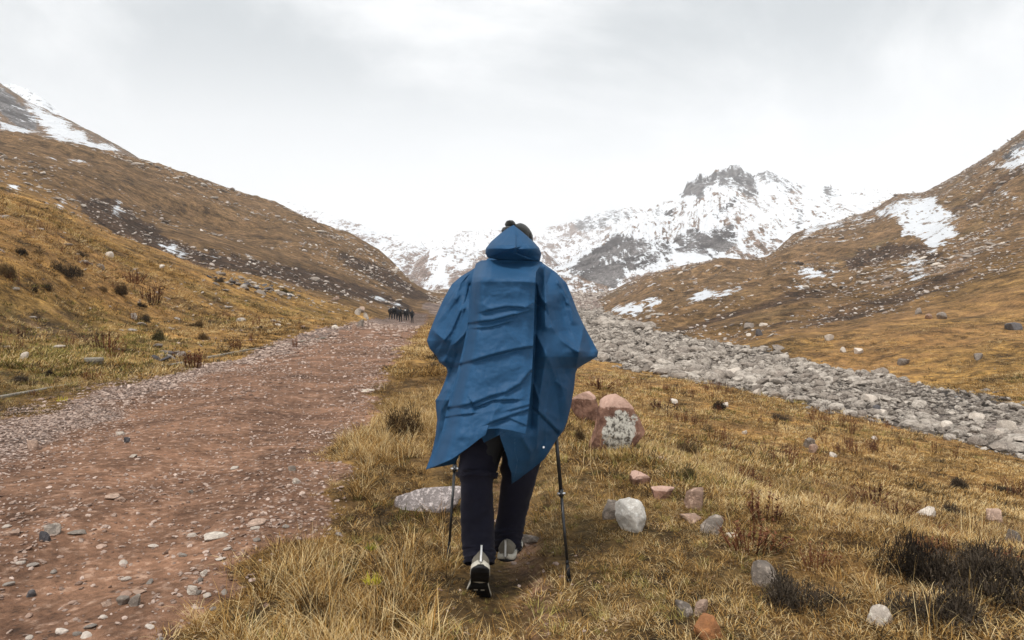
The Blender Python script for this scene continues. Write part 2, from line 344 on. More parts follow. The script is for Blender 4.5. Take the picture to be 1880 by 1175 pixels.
# gullies and low spurs running down the far slope to the river
gu = (GY*0.955-GX*0.295)+6*fbm(GX/30, GY/30, 2, 210); gv = GX*0.955+GY*0.295
gul = 1-2*np.abs(vnoise(gu/17.0, gv/85.0, 211)); gul2 = 1-2*np.abs(vnoise(gu/7.0, gv/30.0, 212))
wg = sstep(1.0, 16.0, -sd_riv)*(PX > 1090)*(GY > 36)*sstep(36, 60, GY)*(1-sstep(330, 520, GY))
GZ = GZ+wg*(0.85*gul*sstep(40, 120, GY)+0.30*gul2)*np.clip(GY/120, .35, 1.8)
# cut bank: a little cliff under the turf on the left hill, and the river's far edge
PYP = HY-(GZ-EYE)*F/GY
lgx = np.log(yrow)
def ground_z(x, y):
    """height of the built ground at a point (bilinear)"""
    x = np.atleast_1d(np.asarray(x, float)); y = np.clip(np.atleast_1d(np.asarray(y, float)), yrow[0], yrow[-1]-1e-6)
    c = np.clip(CX+F*x/y, gcols[0], gcols[-1]-1e-6)
    j = np.clip(np.searchsorted(gcols, c)-1, 0, len(gcols)-2); i = np.clip(np.searchsorted(yrow, y)-1, 0, len(yrow)-2)
    u = (c-gcols[j])/(gcols[j+1]-gcols[j]); v = (y-yrow[i])/(yrow[i+1]-yrow[i])
    return (GZ[i, j]*(1-u)+GZ[i, j+1]*u)*(1-v)+(GZ[i+1, j]*(1-u)+GZ[i+1, j+1]*u)*v
def sample(A, x, y):
    x = np.atleast_1d(np.asarray(x, float)); y = np.atleast_1d(np.asarray(y, float)); c = CX+F*x/y
    j = np.clip(np.searchsorted(gcols, c)-1, 0, len(gcols)-1); i = np.clip(np.searchsorted(yrow, y)-1, 0, len(yrow)-1)
    return A[i, j]
def hit(px, py):
    """first point of the ground seen along the line of sight through a photo pixel"""
    ys = np.exp(np.linspace(math.log(1.8), math.log(1200), 4000)); xs = (px-CX)/F*ys
    d = EYE+(HY-py)*ys/F-ground_z(xs, ys); k = np.argmax(d < 0)
    if not (d < 0).any(): k = len(ys)-1
    return Vector((xs[k], ys[k], float(ground_z(xs[k], ys[k])[0])))

# masks painted as patches of the valley floor and slopes (where the soil itself differs)
def patch(poly, soft=4.0, jit=6.0, sc=0.06, seed=3):
    soft = soft*2.2
    w = jit*fbm(PX*sc, PYP*sc*1.4, 4, seed)
    return np.clip(0.5+(poly_sd(poly, PX, PYP)+w)/(2*soft), 0, 1)
m_soil = np.zeros_like(GZ); m_snow = np.zeros_like(GZ); m_green = np.zeros_like(GZ); m_scree = np.zeros_like(GZ); m_rock = np.zeros_like(GZ)
FARL = GY > 60
for pl, a in (([(140,362),(209,367),(253,397),(313,437),(366,458),(430,470),(500,484),(576,493),(614,512),(676,529),(750,555),(757,570),(714,562),(619,541),(560,527),(500,512),(357,488),(226,445),(150,390)], 0.95),
              ([(612,466),(633,462),(665,475),(700,486),(786,538),(806,552),(762,557),(700,520),(650,497)], 0.8),
              ([(0,352),(30,350),(60,375),(150,400),(120,410),(40,385),(0,372)], 0.6),
              ([(560,430),(600,440),(580,452),(545,440)], 0.5), ([(380,355),(440,372),(520,408),(600,450),(560,455),(470,405),(390,375)], 0.45),
              ([(1540,470),(1640,442),(1725,450),(1640,480),(1560,500)], 0.75), ([(1700,470),(1880,395),(1880,408),(1760,455),(1690,490)], 0.7),
              ([(1620,440),(1700,440),(1730,470),(1660,480)], 0.6), ([(1460,470),(1540,470),(1530,520),(1440,530)], 0.4),
              ([(1240,470),(1340,460),(1350,490),(1270,500)], 0.35),
              ([(1540,530),(1880,470),(1880,500),(1600,560)], 0.3)):
    m_soil = np.maximum(m_soil, a*patch(pl, 5, 8)*FARL)
for pl, a in (([(1606,392),(1653,363),(1690,360),(1717,366),(1748,392),(1759,419),(1756,440),(1725,450),(1703,469),(1690,435),(1650,435),(1664,413),(1643,400)], 0.9),
              ([(1128,569),(1187,550),(1215,551),(1203,560),(1148,574)], 1.2), ([(1265,550),(1297,537),(1357,531),(1362,535),(1293,551)], 1.1),
              ([(1463,505),(1470,490),(1500,493),(1520,500),(1535,476),(1541,478),(1525,512),(1480,515)], 0.62),
              ([(1780,350),(1840,345),(1880,352),(1880,362),(1800,362)], 0.45), ([(1822,308),(1848,292),(1880,268),(2000,200),(2000,300),(1880,316)], 0.95),
              ([(1650,470),(1690,450),(1700,500),(1680,530),(1660,500)], 0.4), ([(12,336),(30,335),(42,355),(50,366),(30,362)], 0.75),
              ([(100,372),(122,362),(118,385),(104,390)], 0.5),
              ([(206,386),(222,372),(224,390),(208,394)], 0.85), ([(298,452),(318,448),(345,468),(330,474),(306,462)], 0.85),
              ([(684,545),(700,540),(706,552),(690,552)], 0.8), ([(718,556),(734,553),(742,562),(722,563)], 0.8),
              ([(125,300),(150,296),(165,302),(130,304)], 0.4), ([(1700,380),(1760,392),(1750,430),(1700,420)], 0.5), ([(1480,418),(1600,395),(1606,402),(1500,425),(1470,440)], 0.7)):
    m_snow = np.maximum(m_snow, a*0.88*patch(pl, 4.5, 8)*FARL)
for pl, a in (([(780,560),(850,555),(1000,545),(1100,540),(1105,572),(1190,604),(1000,600),(850,585),(790,580)], 1.0),
              ([(1440,560),(1880,500),(1880,560),(1700,600),(1500,600)], 0.32), ([(1560,490),(1700,480),(1800,420),(1880,470),(1700,520),(1600,540)], 0.42),
              ([(1700,380),(1800,330),(1880,330),(1880,400),(1760,430)], 0.35)):
    m_scree = np.maximum(m_scree, a*patch(pl, 6, 10)*FARL)
m_soil = np.maximum(m_soil, 0.50*sstep(0.08, 0.50, fbm(GX*0.30, GY*0.16, 4, 141))*(PX < 760)*(GX < rl-1.5)*(GY > 13)*(GY < 75))
m_soil = np.maximum(m_soil, 0.5*sstep(0.25, 0.6, fbm(GX*0.10, GY*0.05, 4, 142))*(PX > 1050)*(sd_riv < -6)*(GY > 36))
m_soil = np.maximum(m_soil, 0.55*wg*sstep(.15, .75, -gul+0.35*gul2)); m_green = np.maximum(m_green, 0.5*wg*sstep(-.2, .5, -gul2)*sstep(-.1, .5, fbm(GX/40, GY/60, 3, 215)))
m_green = np.maximum(m_green, 0.30*sstep(.1, .5, fbm(GX*.22, GY*.12, 3, 216))*(PX < 760)*(GX < rl-1.5)*(GY < 75))
m_green = np.maximum(m_green, patch([(0,560),(200,600),(330,650),(150,690),(0,720)], 25, 25)*0.7*(GY < 60))
m_green = np.maximum(m_green, 0.45*sstep(0.2, 0.6, fbm(GX*0.45, GY*0.3, 3, 77))*(GY < 45)*(GX > -1))
m_green = np.maximum(m_green, 0.15*patch([(1000,700),(1500,800),(1400,1175),(500,1175),(700,900)], 40, 40))
m_rock = np.maximum(m_rock, 0.8*patch([(1828,290),(1880,255),(1960,200),(1900,270),(1850,300)], 3, 6)*FARL)
m_far = sstep(50, 130, GY)*(0.75+0.25*sstep(300, 500, GY)); m_far = np.maximum(m_far*(1-0.12*sstep(1050, 1300, PX)*(1-sstep(200, 420, GY))), 0)

# normals of the whole sheet so that neighbouring pieces shade as one
P3 = np.stack([GX, GY, GZ], -1)
du = np.gradient(P3, axis=1); dv = np.gradient(P3, axis=0); NRM = np.cross(du, dv); NRM /= np.linalg.norm(NRM, axis=-1, keepdims=True)+1e-12
NRM *= np.sign(NRM[..., 2:3])
R_, C_ = GZ.shape
idx = np.arange(R_*C_).reshape(R_, C_)
quads = np.stack([idx[:-1, :-1], idx[:-1, 1:], idx[1:, 1:], idx[1:, :-1]], -1).reshape(-1, 4)
fc = lambda A: (A[:-1, :-1]+A[1:, 1:])*0.5
zone = np.zeros((R_-1, C_-1), int)                    # 0 ground
zone[fc(m_road) > 0.5] = 1
zone[(fc(GY) > 44) & (fc(PX) < 800) & (fc(m_road) <= 0.5)] = 3
zone[(fc(m_river) > 0.5)] = 2
zone[(fc(GY) > 30) & (fc(sd_riv) < 0) & (fc(PX) > 1000) & (zone == 0) & (fc(PYP) < np.interp(fc(PX), [1000,1100,1190,1440,1880,5000], [575,577,606,660,750,1300]))] = 4
zone[(zone == 0) & (fc(GY) > 75)] = 5
zone = zone.reshape(-1)
MASKS = dict(dirt=np.maximum(m_road*(1-0.0*m_gravel), m_path), gravel=m_gravel, river=m_river, soil=m_soil, snow=m_snow, green=m_green, scree=m_scree, rock=m_rock, far=m_far, near=(1-sstep(9, 24, GY))*(1-np.clip(m_road*1.2, 0, 1)))
def sub_terrain(name, sel, label):
    q = quads[sel]; used = np.unique(q); rm = np.full(R_*C_, -1, np.int64); rm[used] = np.arange(len(used))
    o = mesh_np(name, P3.reshape(-1, 3)[used], rm[q], M_TER)
    for k, A in MASKS.items(): fattr(o.data, k, A.reshape(-1)[used])
    o.data.normals_split_custom_set_from_vertices(NRM.reshape(-1, 3)[used])
    tag(o, label, kind='structure'); return o
for z_, nm, lb in ((0, 'ground', 'golden dry grass terrace beside the road'), (1, 'road', 'red dirt and gravel track running up the valley'), (2, 'riverbed', 'wide dry riverbed full of pale boulders'),
                   (3, 'hillside', 'brown grassy hillside left of the road'), (4, 'hillside', 'brown hillside with scattered stones beyond the riverbed'), (5, 'valley_floor', 'stony reddish valley floor far up the track')):
    sub_terrain(nm, zone == z_, lb)

def far_layer(name, keys, step, rows, label, paint, amp=1.0, lam=120.0, seed=60, smooth=2.0, ridge_amp=1.0, rough=0.5, ext=None):
    ks = sorted(keys); nk = len(keys[ks[0]]); cols = np.arange(ks[0], ks[-1]+step, step)
    ky, kp = key_table(keys, cols, nk); kz = EYE+(HY-kp)*ky/F
    s = np.concatenate([np.linspace(j, j+1, r, endpoint=False) for j, r in enumerate(rows)]+[[nk-1]])
    Y = np.stack([np.exp(np.interp(s, range(nk), np.log(ky[i]))) for i in range(len(cols))], 1)
    Z = np.stack([np.interp(s, range(nk), kz[i]) for i in range(len(cols))], 1)
    Z = smooth_rows(Z, smooth)
    Zs = smooth_cols(Z, 9.0/step*2); ws = sstep(1.55, 1.95, s)[:, None]*(1-sstep(2.02, 2.2, s)[:, None]); Z = Zs*(1-ws)+Z*ws
    X = (cols[None, :]-CX)/F*Y
    n = 0
    for k, (f, a) in enumerate(((1, 1.0), (2.1, .5), (4.3, .30), (9, .18), (19, .10), (40, .06))):
        r = 1-2*np.abs(vnoise(X/lam*f+seed, Y/lam*f*0.7, seed+k)) if ridge_amp else 0
        n = n+a*((1-ridge_amp)*vnoise(X/lam*f, Y/lam*f, seed+30+k)+ridge_amp*r)
    wS = np.repeat(sstep(0, 0.6, s)[:, None], len(cols), 1); Z = Z+amp*lam*0.07*n*wS-amp*lam*0.08*(1-wS)
    if ext is not None: Z = Z+ext(cols[None, :]+0*Z, np.repeat(s[:, None], len(cols), 1), Y)
    px = np.repeat(cols[None, :], len(s), 0); py = HY-(Z-EYE)*F/Y
    V = np.stack([X, Y, Z], -1); r_, c_ = Z.shape; ii = np.arange(r_*c_).reshape(r_, c_)
    q = np.stack([ii[:-1, :-1], ii[:-1, 1:], ii[1:, 1:], ii[1:, :-1]], -1).reshape(-1, 4)
    o = mesh_np(name, V.reshape(-1, 3), q, M_TER)
    S = np.repeat(s[:, None], len(cols), 1)
    sl = np.gradient(Z, axis=0)/np.maximum(np.gradient(Y, axis=0), 1e-3)
    Mk = dict(dirt=0*Z, gravel=0*Z, river=0*Z, soil=0*Z, snow=0*Z, green=0*Z, scree=0*Z, rock=0*Z, far=0*Z+1, steep=0*Z+1)
    Mk.update(paint(px, py, X, Y, Z, S, n))
    for k, A in Mk.items(): fattr(o.data, k, A)
    return tag(o, label, kind='structure')
def pm(poly, px, py, soft=3.0, jit=5.0, sc=0.08, seed=3):
    soft = soft*1.8
    return np.clip(0.5+(poly_sd(poly, px, py)+jit*fbm(px*sc, py*sc*1.3, 4, seed))/(2*soft), 0, 1)

def paint_lp(px, py, X, Y, Z, S, n):
    sn = 0.85*pm([(45,182),(68,194),(119,227),(167,260),(208,272),(229,296),(191,290),(155,263),(110,257),(83,233),(57,203)], px, py, 5, 5)
    sn = np.maximum(sn, 0.7*pm([(0,221),(18,227),(60,242),(45,257),(0,248)], px, py)); sn = np.maximum(sn, 0.5*pm([(-400,60),(0,215),(0,230),(-400,200)], px, py))
    return dict(snow=sn+0.08, soil=0.5*pm([(100,262),(155,268),(195,292),(150,285)], px, py), rock=0.75*pm([(-300,0),(0,165),(60,215),(68,238),(40,240),(0,200)], px, py, 6, 8)+0.25, scree=0.3+0*px)
far_layer('mountain', {-500: [(430,260),(650,60),(900,-160),(1150,-50)], 0: [(390,292),(640,218),(900,151),(1100,220)], 60: [(400,302),(640,245),(890,190),(1100,240)], 110: [(405,306),(640,255),(880,213),(1080,250)],
    180: [(410,312),(630,278),(850,252),(1050,280)], 265: [(420,330),(620,315),(800,302),(1000,330)], 340: [(440,352),(600,340),(760,332),(950,350)], 400: [(450,370),(600,362),(700,358),(900,370)]}, 2.4, (50, 70, 25),
    'steep brown mountain shoulder with snow streaks on the left', paint_lp, 0.55, 90, 61, 2.0, 0.7)
def paint_fp(px, py, X, Y, Z, S, n): return dict(snow=0.55+0.3*n, rock=1+0*px)
far_layer('mountain', {-300: [(1700,200),(2300,120),(2800,160)], -60: [(1700,240),(2300,150),(2800,190)], 30: [(1700,250),(2300,158),(2800,200)], 60: [(1700,250),(2250,168),(2800,210)], 78: [(1700,260),(2200,182),(2800,220)], 98: [(1700,260),(2150,194),(2800,230)],
    106: [(1700,270),(2100,206),(2600,240)], 135: [(1600,300),(1900,245),(2400,280)], 200: [(1500,330),(1700,300),(2200,330)]}, 2.2, (60, 15), 'snow dusted crag fading into cloud behind the left mountain', paint_fp, 0.9, 130, 66, 1.0, 1.0)

def paint_m1(px, py, X, Y, Z, S, n):
    top = np.interp(px, [300,500,560,640,700,770,800,860,900], [300,374,378,408,432,445,455,480,500])
    d = py-top; sn = 0.70-np.clip(d/75, 0, 1.2)*0.60+0.22*fbm(px*0.03, py*0.05, 3, 9)
    sn = np.where(d > 75, sn-0.35, sn); sn = np.maximum(sn, 0.75*pm([(695,440),(712,446),(718,470),(702,474),(690,455)], px, py))
    sn = np.maximum(sn, 0.6*pm([(706,474),(740,480),(745,505),(725,500)], px, py, 3, 6))
    return dict(snow=np.clip(sn, 0, 1.1), scree=0.75+0*px, rock=0.2*pm([(600,400),(760,440),(760,520),(640,470)], px, py))
far_layer('mountain', {300: [(1100,420),(1400,380),(1800,318),(2100,340)], 345: [(1100,420),(1400,380),(1800,321),(2100,350)], 380: [(1100,430),(1400,395),(1800,345),(2100,370)], 500: [(1000,470),(1300,420),(1700,374),(2000,400)], 552: [(900,500),(1250,432),(1650,377),(2000,410)],
    595: [(850,520),(1200,445),(1600,391),(2000,420)], 633: [(800,530),(1150,460),(1550,404),(1950,430)], 674: [(760,540),(1100,472),(1500,420),(1900,440)], 714: [(720,548),(1050,490),(1450,434),(1800,450)],
    750: [(700,555),(1000,500),(1400,440),(1700,460)], 775: [(680,560),(980,512),(1350,448),(1600,470)], 810: [(660,563),(900,530),(1250,478),(1500,500)], 870: [(650,565),(850,545),(1100,520),(1300,530)], 960: [(650,568),(800,560),(950,550),(1200,560)]}, 2.2, (60, 70, 20),
    'snowy ridge descending behind the left brown hill', paint_m1, 0.75, 110, 71, 2.0, 0.8)
def paint_m2(px, py, X, Y, Z, S, n):
    sn = 0.58+0.25*fbm(px*0.03, py*0.05, 3, 19)-0.15*sstep(470, 520, py)
    rk = 0.6*pm([(1055,408),(1115,388),(1160,392),(1120,410),(1090,420),(1060,420)], px, py, 4, 8)
    sn = sn-0.45*rk-0.35*pm([(1000,455),(1060,408),(1070,410),(1020,470)], px, py, 3, 6)
    return dict(snow=sn, rock=0.35+rk, scree=0.6+0*px)
far_layer('mountain', {700: [(1500,500),(1900,470),(2400,450),(2700,470)], 762: [(1500,500),(1900,470),(2400,447),(2700,470)], 800: [(1500,500),(1900,460),(2400,435),(2700,460)], 840: [(1500,500),(1900,455),(2400,424),(2700,460)], 900: [(1500,500),(1900,455),(2400,424),(2700,450)],
    980: [(1400,510),(1900,455),(2400,425),(2700,450)], 1028: [(1300,520),(1850,455),(2350,416),(2700,440)], 1057: [(1200,525),(1800,450),(2300,408),(2700,430)], 1086: [(1200,525),(1800,440),(2300,396),(2700,420)], 1113: [(1200,525),(1800,430),(2300,388),(2700,410)],
    1166: [(1300,500),(1800,420),(2300,384),(2700,410)], 1206: [(1400,480),(1800,420),(2300,382),(2700,410)], 1300: [(1500,460),(1800,420),(2200,385),(2700,420)]}, 2.4, (60, 60, 18), 'distant snow covered ridge closing the valley', paint_m2, 0.7, 150, 75, 2.0, 0.9)
def paint_m3(px, py, X, Y, Z, S, n):
    sn = 0.45+0.35*fbm(px*0.035, py*0.06, 3, 29)+0.30*pm([(775,450),(800,442),(830,460),(800,470)], px, py)+0.35*pm([(790,500),(815,470),(822,510),(800,520)], px, py)-0.3*sstep(520, 545, py)-0.3*pm([(806,530),(900,450),(915,455),(850,520)], px, py)
    return dict(snow=sn, rock=0.15+0*px, scree=0.8+0*px)
far_layer('mountain', {735: [(760,560),(900,540),(1050,500),(1250,520)], 767: [(740,560),(900,530),(1050,478),(1250,500)], 790: [(720,560),(900,520),(1050,458),(1250,490)], 812: [(720,560),(900,512),(1050,452),(1250,480)], 835: [(720,560),(900,510),(1050,460),(1250,490)], 860: [(720,560),(900,505),(1060,468),(1250,490)],
    900: [(720,560),(900,500),(1080,452),(1250,480)], 950: [(740,560),(900,500),(1100,445),(1300,470)], 1000: [(760,555),(930,510),(1120,462),(1300,480)], 1050: [(780,550),(950,525),(1130,500),(1300,515)], 1100: [(800,548),(950,540),(1130,528),(1300,540)]}, 2.2, (50, 60, 15), 'low snow dusted knolls at the head of the valley', paint_m3, 0.8, 80, 78, 2.0, 0.8)
def crag_relief(px, s, Y):
    w = sstep(1.70, 1.93, s)*(1-sstep(2.05, 2.2, s)); m = sstep(1248, 1262, px)*(1-sstep(1392, 1404, px))+0.5*sstep(1392, 1400, px)*(1-sstep(1440, 1470, px))+0.7*np.exp(-((px-1522)/14)**2)
    r1 = 1-2*np.abs(vnoise(px/15.0, s*5, 301)); r2 = 1-2*np.abs(vnoise(px/6.5, s*12, 302)); r3 = vnoise(px/3.0, s*30, 303)
    base = 1.5*sstep(1.2, 1.9, s)*(1-np.clip(m, 0, 1))*vnoise(px/5.0, s*14, 305)
    mid = 3.0*(sstep(0.5, .8, s)*(1-sstep(1.35, 1.6, s)))*sstep(1050, 1110, px)*(1-sstep(1345, 1380, px))*(1-2*np.abs(vnoise(px/14.0, s*7, 311))+.6*(1-2*np.abs(vnoise(px/6.0, s*16, 312))))
    return w*m*(15*r1+2.2*r2+0.8*r3-5)+base+mid
def paint_m5(px, py, X, Y, Z, S, n):
    rk = 0.95*pm([(1046,492),(1090,462),(1130,432),(1180,438),(1232,446),(1262,420),(1300,426),(1345,412),(1352,440),(1320,466),(1290,470),(1240,468),(1200,484),(1150,500),(1125,522),(1080,512)], px, py, 4, 9, 0.07)
    crag = pm([(1252,362),(1262,335),(1290,322),(1310,322),(1350,302),(1375,318),(1395,350),(1380,358),(1345,340),(1300,345),(1285,360)], px, py, 3, 5)
    rk2 = np.maximum(rk, crag)
    rk2 = np.maximum(rk2, 0.8*pm([(1203,388),(1235,384),(1233,398),(1205,402)], px, py, 3, 4)); rk2 = np.maximum(rk2, 0.6*pm([(1300,400),(1350,362),(1356,368),(1318,402)], px, py, 2, 3))
    rk2 = np.maximum(rk2, 0.5*pm([(1385,320),(1420,312),(1470,345),(1440,350)], px, py, 4, 8)); rk2 = np.maximum(rk2, pm([(1508,345),(1520,342),(1545,358),(1520,362)], px, py, 2, 2))
    rk2 = np.maximum(rk2, 0.7*pm([(1464,385),(1472,385),(1470,420),(1462,420)], px, py, 2, 3))
    lowp = sstep(480, 520, py)
    sn = 0.79+0.24*fbm(px*0.04, py*0.06, 3, 39)-0.66*rk-0.72*crag*0.9-0.5*(rk2-np.maximum(rk, crag))-0.45*lowp-0.4*pm([(1330,455),(1400,440),(1420,470),(1350,480)], px, py, 5, 8)
    sn = sn-0.5*pm([(1046,492),(1129,434),(1140,440),(1075,495)], px, py, 2, 4)
    return dict(snow=sn, rock=np.clip(0.35+rk2, 0, 1.1), scree=0.5+0*px)
far_layer('mountain', {1000: [(640,548),(760,530),(850,515),(1000,530)], 1044: [(640,545),(800,515),(950,488),(1200,510)], 1090: [(640,540),(850,500),(1100,457),(1350,480)], 1129: [(640,535),(880,480),(1200,429),(1450,450)], 1165: [(640,528),(900,462),(1300,408),(1550,430)], 1201: [(640,520),(900,450),(1400,389),(1650,410)], 1235: [(640,512),(950,440),(1500,371),(1800,400)], 1256: [(640,508),(950,430),(1550,358),(1800,390)],
    1264: [(640,506),(950,430),(1600,342),(1750,370)], 1273: [(640,504),(950,428),(1620,333),(1750,365)], 1286: [(640,500),(950,425),(1640,328),(1750,362)], 1295: [(640,498),(950,425),(1650,335),(1760,362)], 1307: [(640,495),(950,425),(1660,328),(1760,360)], 1318: [(640,492),(950,425),(1670,320),(1760,355)],
    1334: [(640,494),(950,422),(1680,322),(1770,350)], 1346: [(640,497),(950,420),(1690,314),(1780,345)], 1358: [(640,500),(950,420),(1700,310),(1780,345)], 1366: [(640,502),(950,420),(1700,324),(1780,350)], 1372: [(640,503),(950,420),(1700,323),(1780,350)], 1384: [(640,505),(950,420),(1720,342),(1800,355)], 1394: [(640,507),(950,420),(1800,334),(1950,350)],
    1405: [(650,508),(950,420),(1850,320),(2000,345)], 1432: [(650,505),(950,420),(1850,330),(2000,350)], 1460: [(650,490),(950,415),(1800,343),(2000,360)], 1480: [(660,485),(950,412),(1800,352),(2000,365)], 1508: [(660,480),(950,410),(1700,357),(1900,370)], 1516: [(660,480),(950,410),(1700,348),(1900,368)], 1530: [(670,478),(950,410),(1700,352),(1900,368)], 1545: [(670,475),(950,405),(1650,360),(1900,372)],
    1608: [(680,460),(950,400),(1500,353),(1800,370)], 1648: [(700,450),(950,395),(1450,358),(1750,370)], 1700: [(720,440),(950,395),(1400,364),(1700,370)], 1800: [(760,430),(950,400),(1300,380),(1600,390)]}, 1.8, (60, 150, 25),
    'jagged snow covered mountain on the right with bare rock faces', paint_m5, 0.95, 130, 83, 1.2, 0.9, 0.5, crag_relief)

# ------------------------------------------------------------------ stone, grass and plant materials
def stone_mat(name, c1, c2, dark=0.35, lichen=0.0, sc=1.0, instanced=False, bd=0.02):
    m, nt, b, o = new_mat(name)
    tcn = N(nt, 'ShaderNodeTexCoord'); oi = N(nt, 'ShaderNodeObjectInfo')
    off = N(nt, 'ShaderNodeVectorMath', operation='ADD'); L(nt, tcn.outputs['Object'], off.inputs[0]); L(nt, oi.outputs['Location'], off.inputs[1]); v = off.outputs[0]
    r = attr(nt, 'tint', 'INSTANCER') if instanced else oi.outputs['Random']
    c = mixc(nt, r, c1, c2)
    n1_ = noise(nt, v, 2.2*sc, 8.0, 0.7); n2_ = noise(nt, v, 9.0*sc, 6.0, 0.75)
    c = mixc(nt, math_(nt, 'MULTIPLY', maprange(nt, n1_, 0.42, 0.62), dark), c, tuple(x*0.35 for x in c1))
    c = mixc(nt, math_(nt, 'MULTIPLY', maprange(nt, n2_, 0.52, 0.66), 0.5), c, tuple(min(1, x*1.5) for x in c2))
    if lichen: c = mixc(nt, math_(nt, 'MULTIPLY', maprange(nt, n2_, 0.50, 0.56, 1.0, 0.0), lichen), c, (0.05, 0.045, 0.04))
    L(nt, c, b.inputs['Base Color']); b.inputs['Roughness'].default_value = 0.85
    bp = N(nt, 'ShaderNodeBump', Strength=1.0, Distance=bd); L(nt, math_(nt, 'ADD', n1_, n2_), bp.inputs['Height']); L(nt, bp.outputs[0], b.inputs['Normal'])
    return m
MS = dict(
 river=stone_mat('river_stone', (0.22, 0.18, 0.148), (0.50, 0.44, 0.375), 0.6),
 river_i=stone_mat('river_stone_many', (0.105, 0.082, 0.066), (0.53, 0.465, 0.395), 0.65, instanced=True),
 pink_i=stone_mat('road_gravel_many', (0.17, 0.105, 0.075), (0.62, 0.48, 0.40), 0.3, sc=1, instanced=True, bd=0.002),
 hill_i=stone_mat('hill_stone_many', (0.26, 0.20, 0.165), (0.62, 0.55, 0.48), 0.3, instanced=True),
 pebble_pink=stone_mat('pebble_pink', (0.30, 0.19, 0.14), (0.52, 0.37, 0.29), 0.35, bd=0.004),
 pebble_pale=stone_mat('pebble_pale', (0.44, 0.37, 0.31), (0.66, 0.57, 0.49), 0.3, bd=0.004),
 pebble_grey=stone_mat('pebble_grey', (0.17, 0.145, 0.125), (0.33, 0.285, 0.245), 0.3, bd=0.004),
 white=stone_mat('white_stone', (0.60, 0.55, 0.49), (0.76, 0.71, 0.64), 0.22, 0.12, sc=4, bd=.015),
 pink=stone_mat('pinkish_stone', (0.36, 0.23, 0.165), (0.60, 0.43, 0.33), 0.4, 0.2, sc=3),
 pale=stone_mat('pale_stone', (0.52, 0.435, 0.36), (0.74, 0.645, 0.55), 0.25, 0.15, sc=3),
 grey=stone_mat('grey_stone', (0.225, 0.185, 0.152), (0.40, 0.335, 0.28), 0.4, 0.3, sc=3),
 slab=stone_mat('lichen_slab', (0.44, 0.37, 0.355), (0.62, 0.55, 0.52), 0.3, 0.5, sc=4),
 dark=stone_mat('dark_stone', (0.08, 0.075, 0.08), (0.14, 0.13, 0.13), 0.4, sc=3),
 orange=stone_mat('orange_stone', (0.33, 0.13, 0.05), (0.42, 0.19, 0.08), 0.5, 0.2, sc=3),
 concrete=stone_mat('old_concrete', (0.27, 0.24, 0.19), (0.34, 0.30, 0.24), 0.3, 0.2, sc=3))
def red_boulder_mat():
    m, nt, b, o = new_mat('red_boulder'); v = N(nt, 'ShaderNodeTexCoord').outputs['Object']
    n1_ = noise(nt, v, 5.0, 9.0, 0.7, 0.4); n2_ = noise(nt, v, 24.0, 6.0, 0.75)
    c = mixc(nt, maprange(nt, n1_, 0.35, 0.62), (0.085, 0.042, 0.030), (0.27, 0.150, 0.105)); c = mixc(nt, maprange(nt, math_(nt, 'ADD', attr(nt, 'crust'), math_(nt, 'MULTIPLY', math_(nt, 'SUBTRACT', n1_, 0.5), 1.2)), 0.4, 0.6), c, mixc(nt, n2_, (0.34, 0.19, 0.14), (0.66, 0.46, 0.37)))
    c = mixc(nt, maprange(nt, n2_, 0.60, 0.72), c, (0.55, 0.40, 0.32)); c = mixc(nt, maprange(nt, n2_, 0.28, 0.40, 1.0, 0.0), c, (0.06, 0.035, 0.03))
    lc = mixc(nt, maprange(nt, n2_, 0.40, 0.56), (0.07, 0.06, 0.05), (0.50, 0.47, 0.41))
    c = mixc(nt, maprange(nt, math_(nt, 'ADD', attr(nt, 'lichen'), math_(nt, 'MULTIPLY', math_(nt, 'SUBTRACT', n1_, 0.5), 2.4)), 0.45, 0.55), c, lc)
    L(nt, c, b.inputs['Base Color']); bp = N(nt, 'ShaderNodeBump', Strength=1.0, Distance=0.014); L(nt, math_(nt, 'ADD', n1_, n2_), bp.inputs['Height']); L(nt, bp.outputs[0], b.inputs['Normal'])
    return m
M_RED = red_boulder_mat()
def plant_mat(name, cols, inst=True, pos=(0.0, 0.35, 0.6, 0.85, 1.0)):
    m, nt, b, o = new_mat(name)
    r = attr(nt, 'tint', 'INSTANCER') if inst else N(nt, 'ShaderNodeObjectInfo').outputs['Random']
    rp = N(nt, 'ShaderNodeValToRGB'); e = rp.color_ramp.elements
    while len(e) < len(cols): e.new(0.5)
    for i, c in enumerate(cols): e[i].position = i/(len(cols)-1); e[i].color = (*c, 1)
    wp = N(nt, 'ShaderNodeNewGeometry').outputs['Position']; nz = noise(nt, wp, 9.0, 3.0, 0.7); nzf = noise(nt, wp, 90.0, 1.0, 0.5)
    L(nt, math_(nt, 'ADD', r, math_(nt, 'MULTIPLY', math_(nt, 'SUBTRACT', math_(nt, 'ADD', nz, attr(nt, 'blade')), 1.0), 1.15)), rp.inputs[0])
    L(nt, rp.outputs[0], b.inputs['Base Color']); b.inputs['Roughness'].default_value = 0.75
    tr = N(nt, 'ShaderNodeBsdfTranslucent'); L(nt, rp.outputs[0], tr.inputs[0]); ms = N(nt, 'ShaderNodeMixShader', Fac=0.25)
    L(nt, b.outputs[0], ms.inputs[1]); L(nt, tr.outputs[0], ms.inputs[2]); L(nt, ms.outputs[0], o.inputs[0])
    return m
M_GRASS = plant_mat('dry_grass', [(0.045, 0.024, 0.010), (0.17, 0.088, 0.025), (0.41, 0.222, 0.060), (0.60, 0.395, 0.145), (0.76, 0.59, 0.32)])
M_GREEN = plant_mat('olive_grass', [(0.06, 0.055, 0.015), (0.14, 0.125, 0.03), (0.26, 0.22, 0.06), (0.42, 0.34, 0.11)])
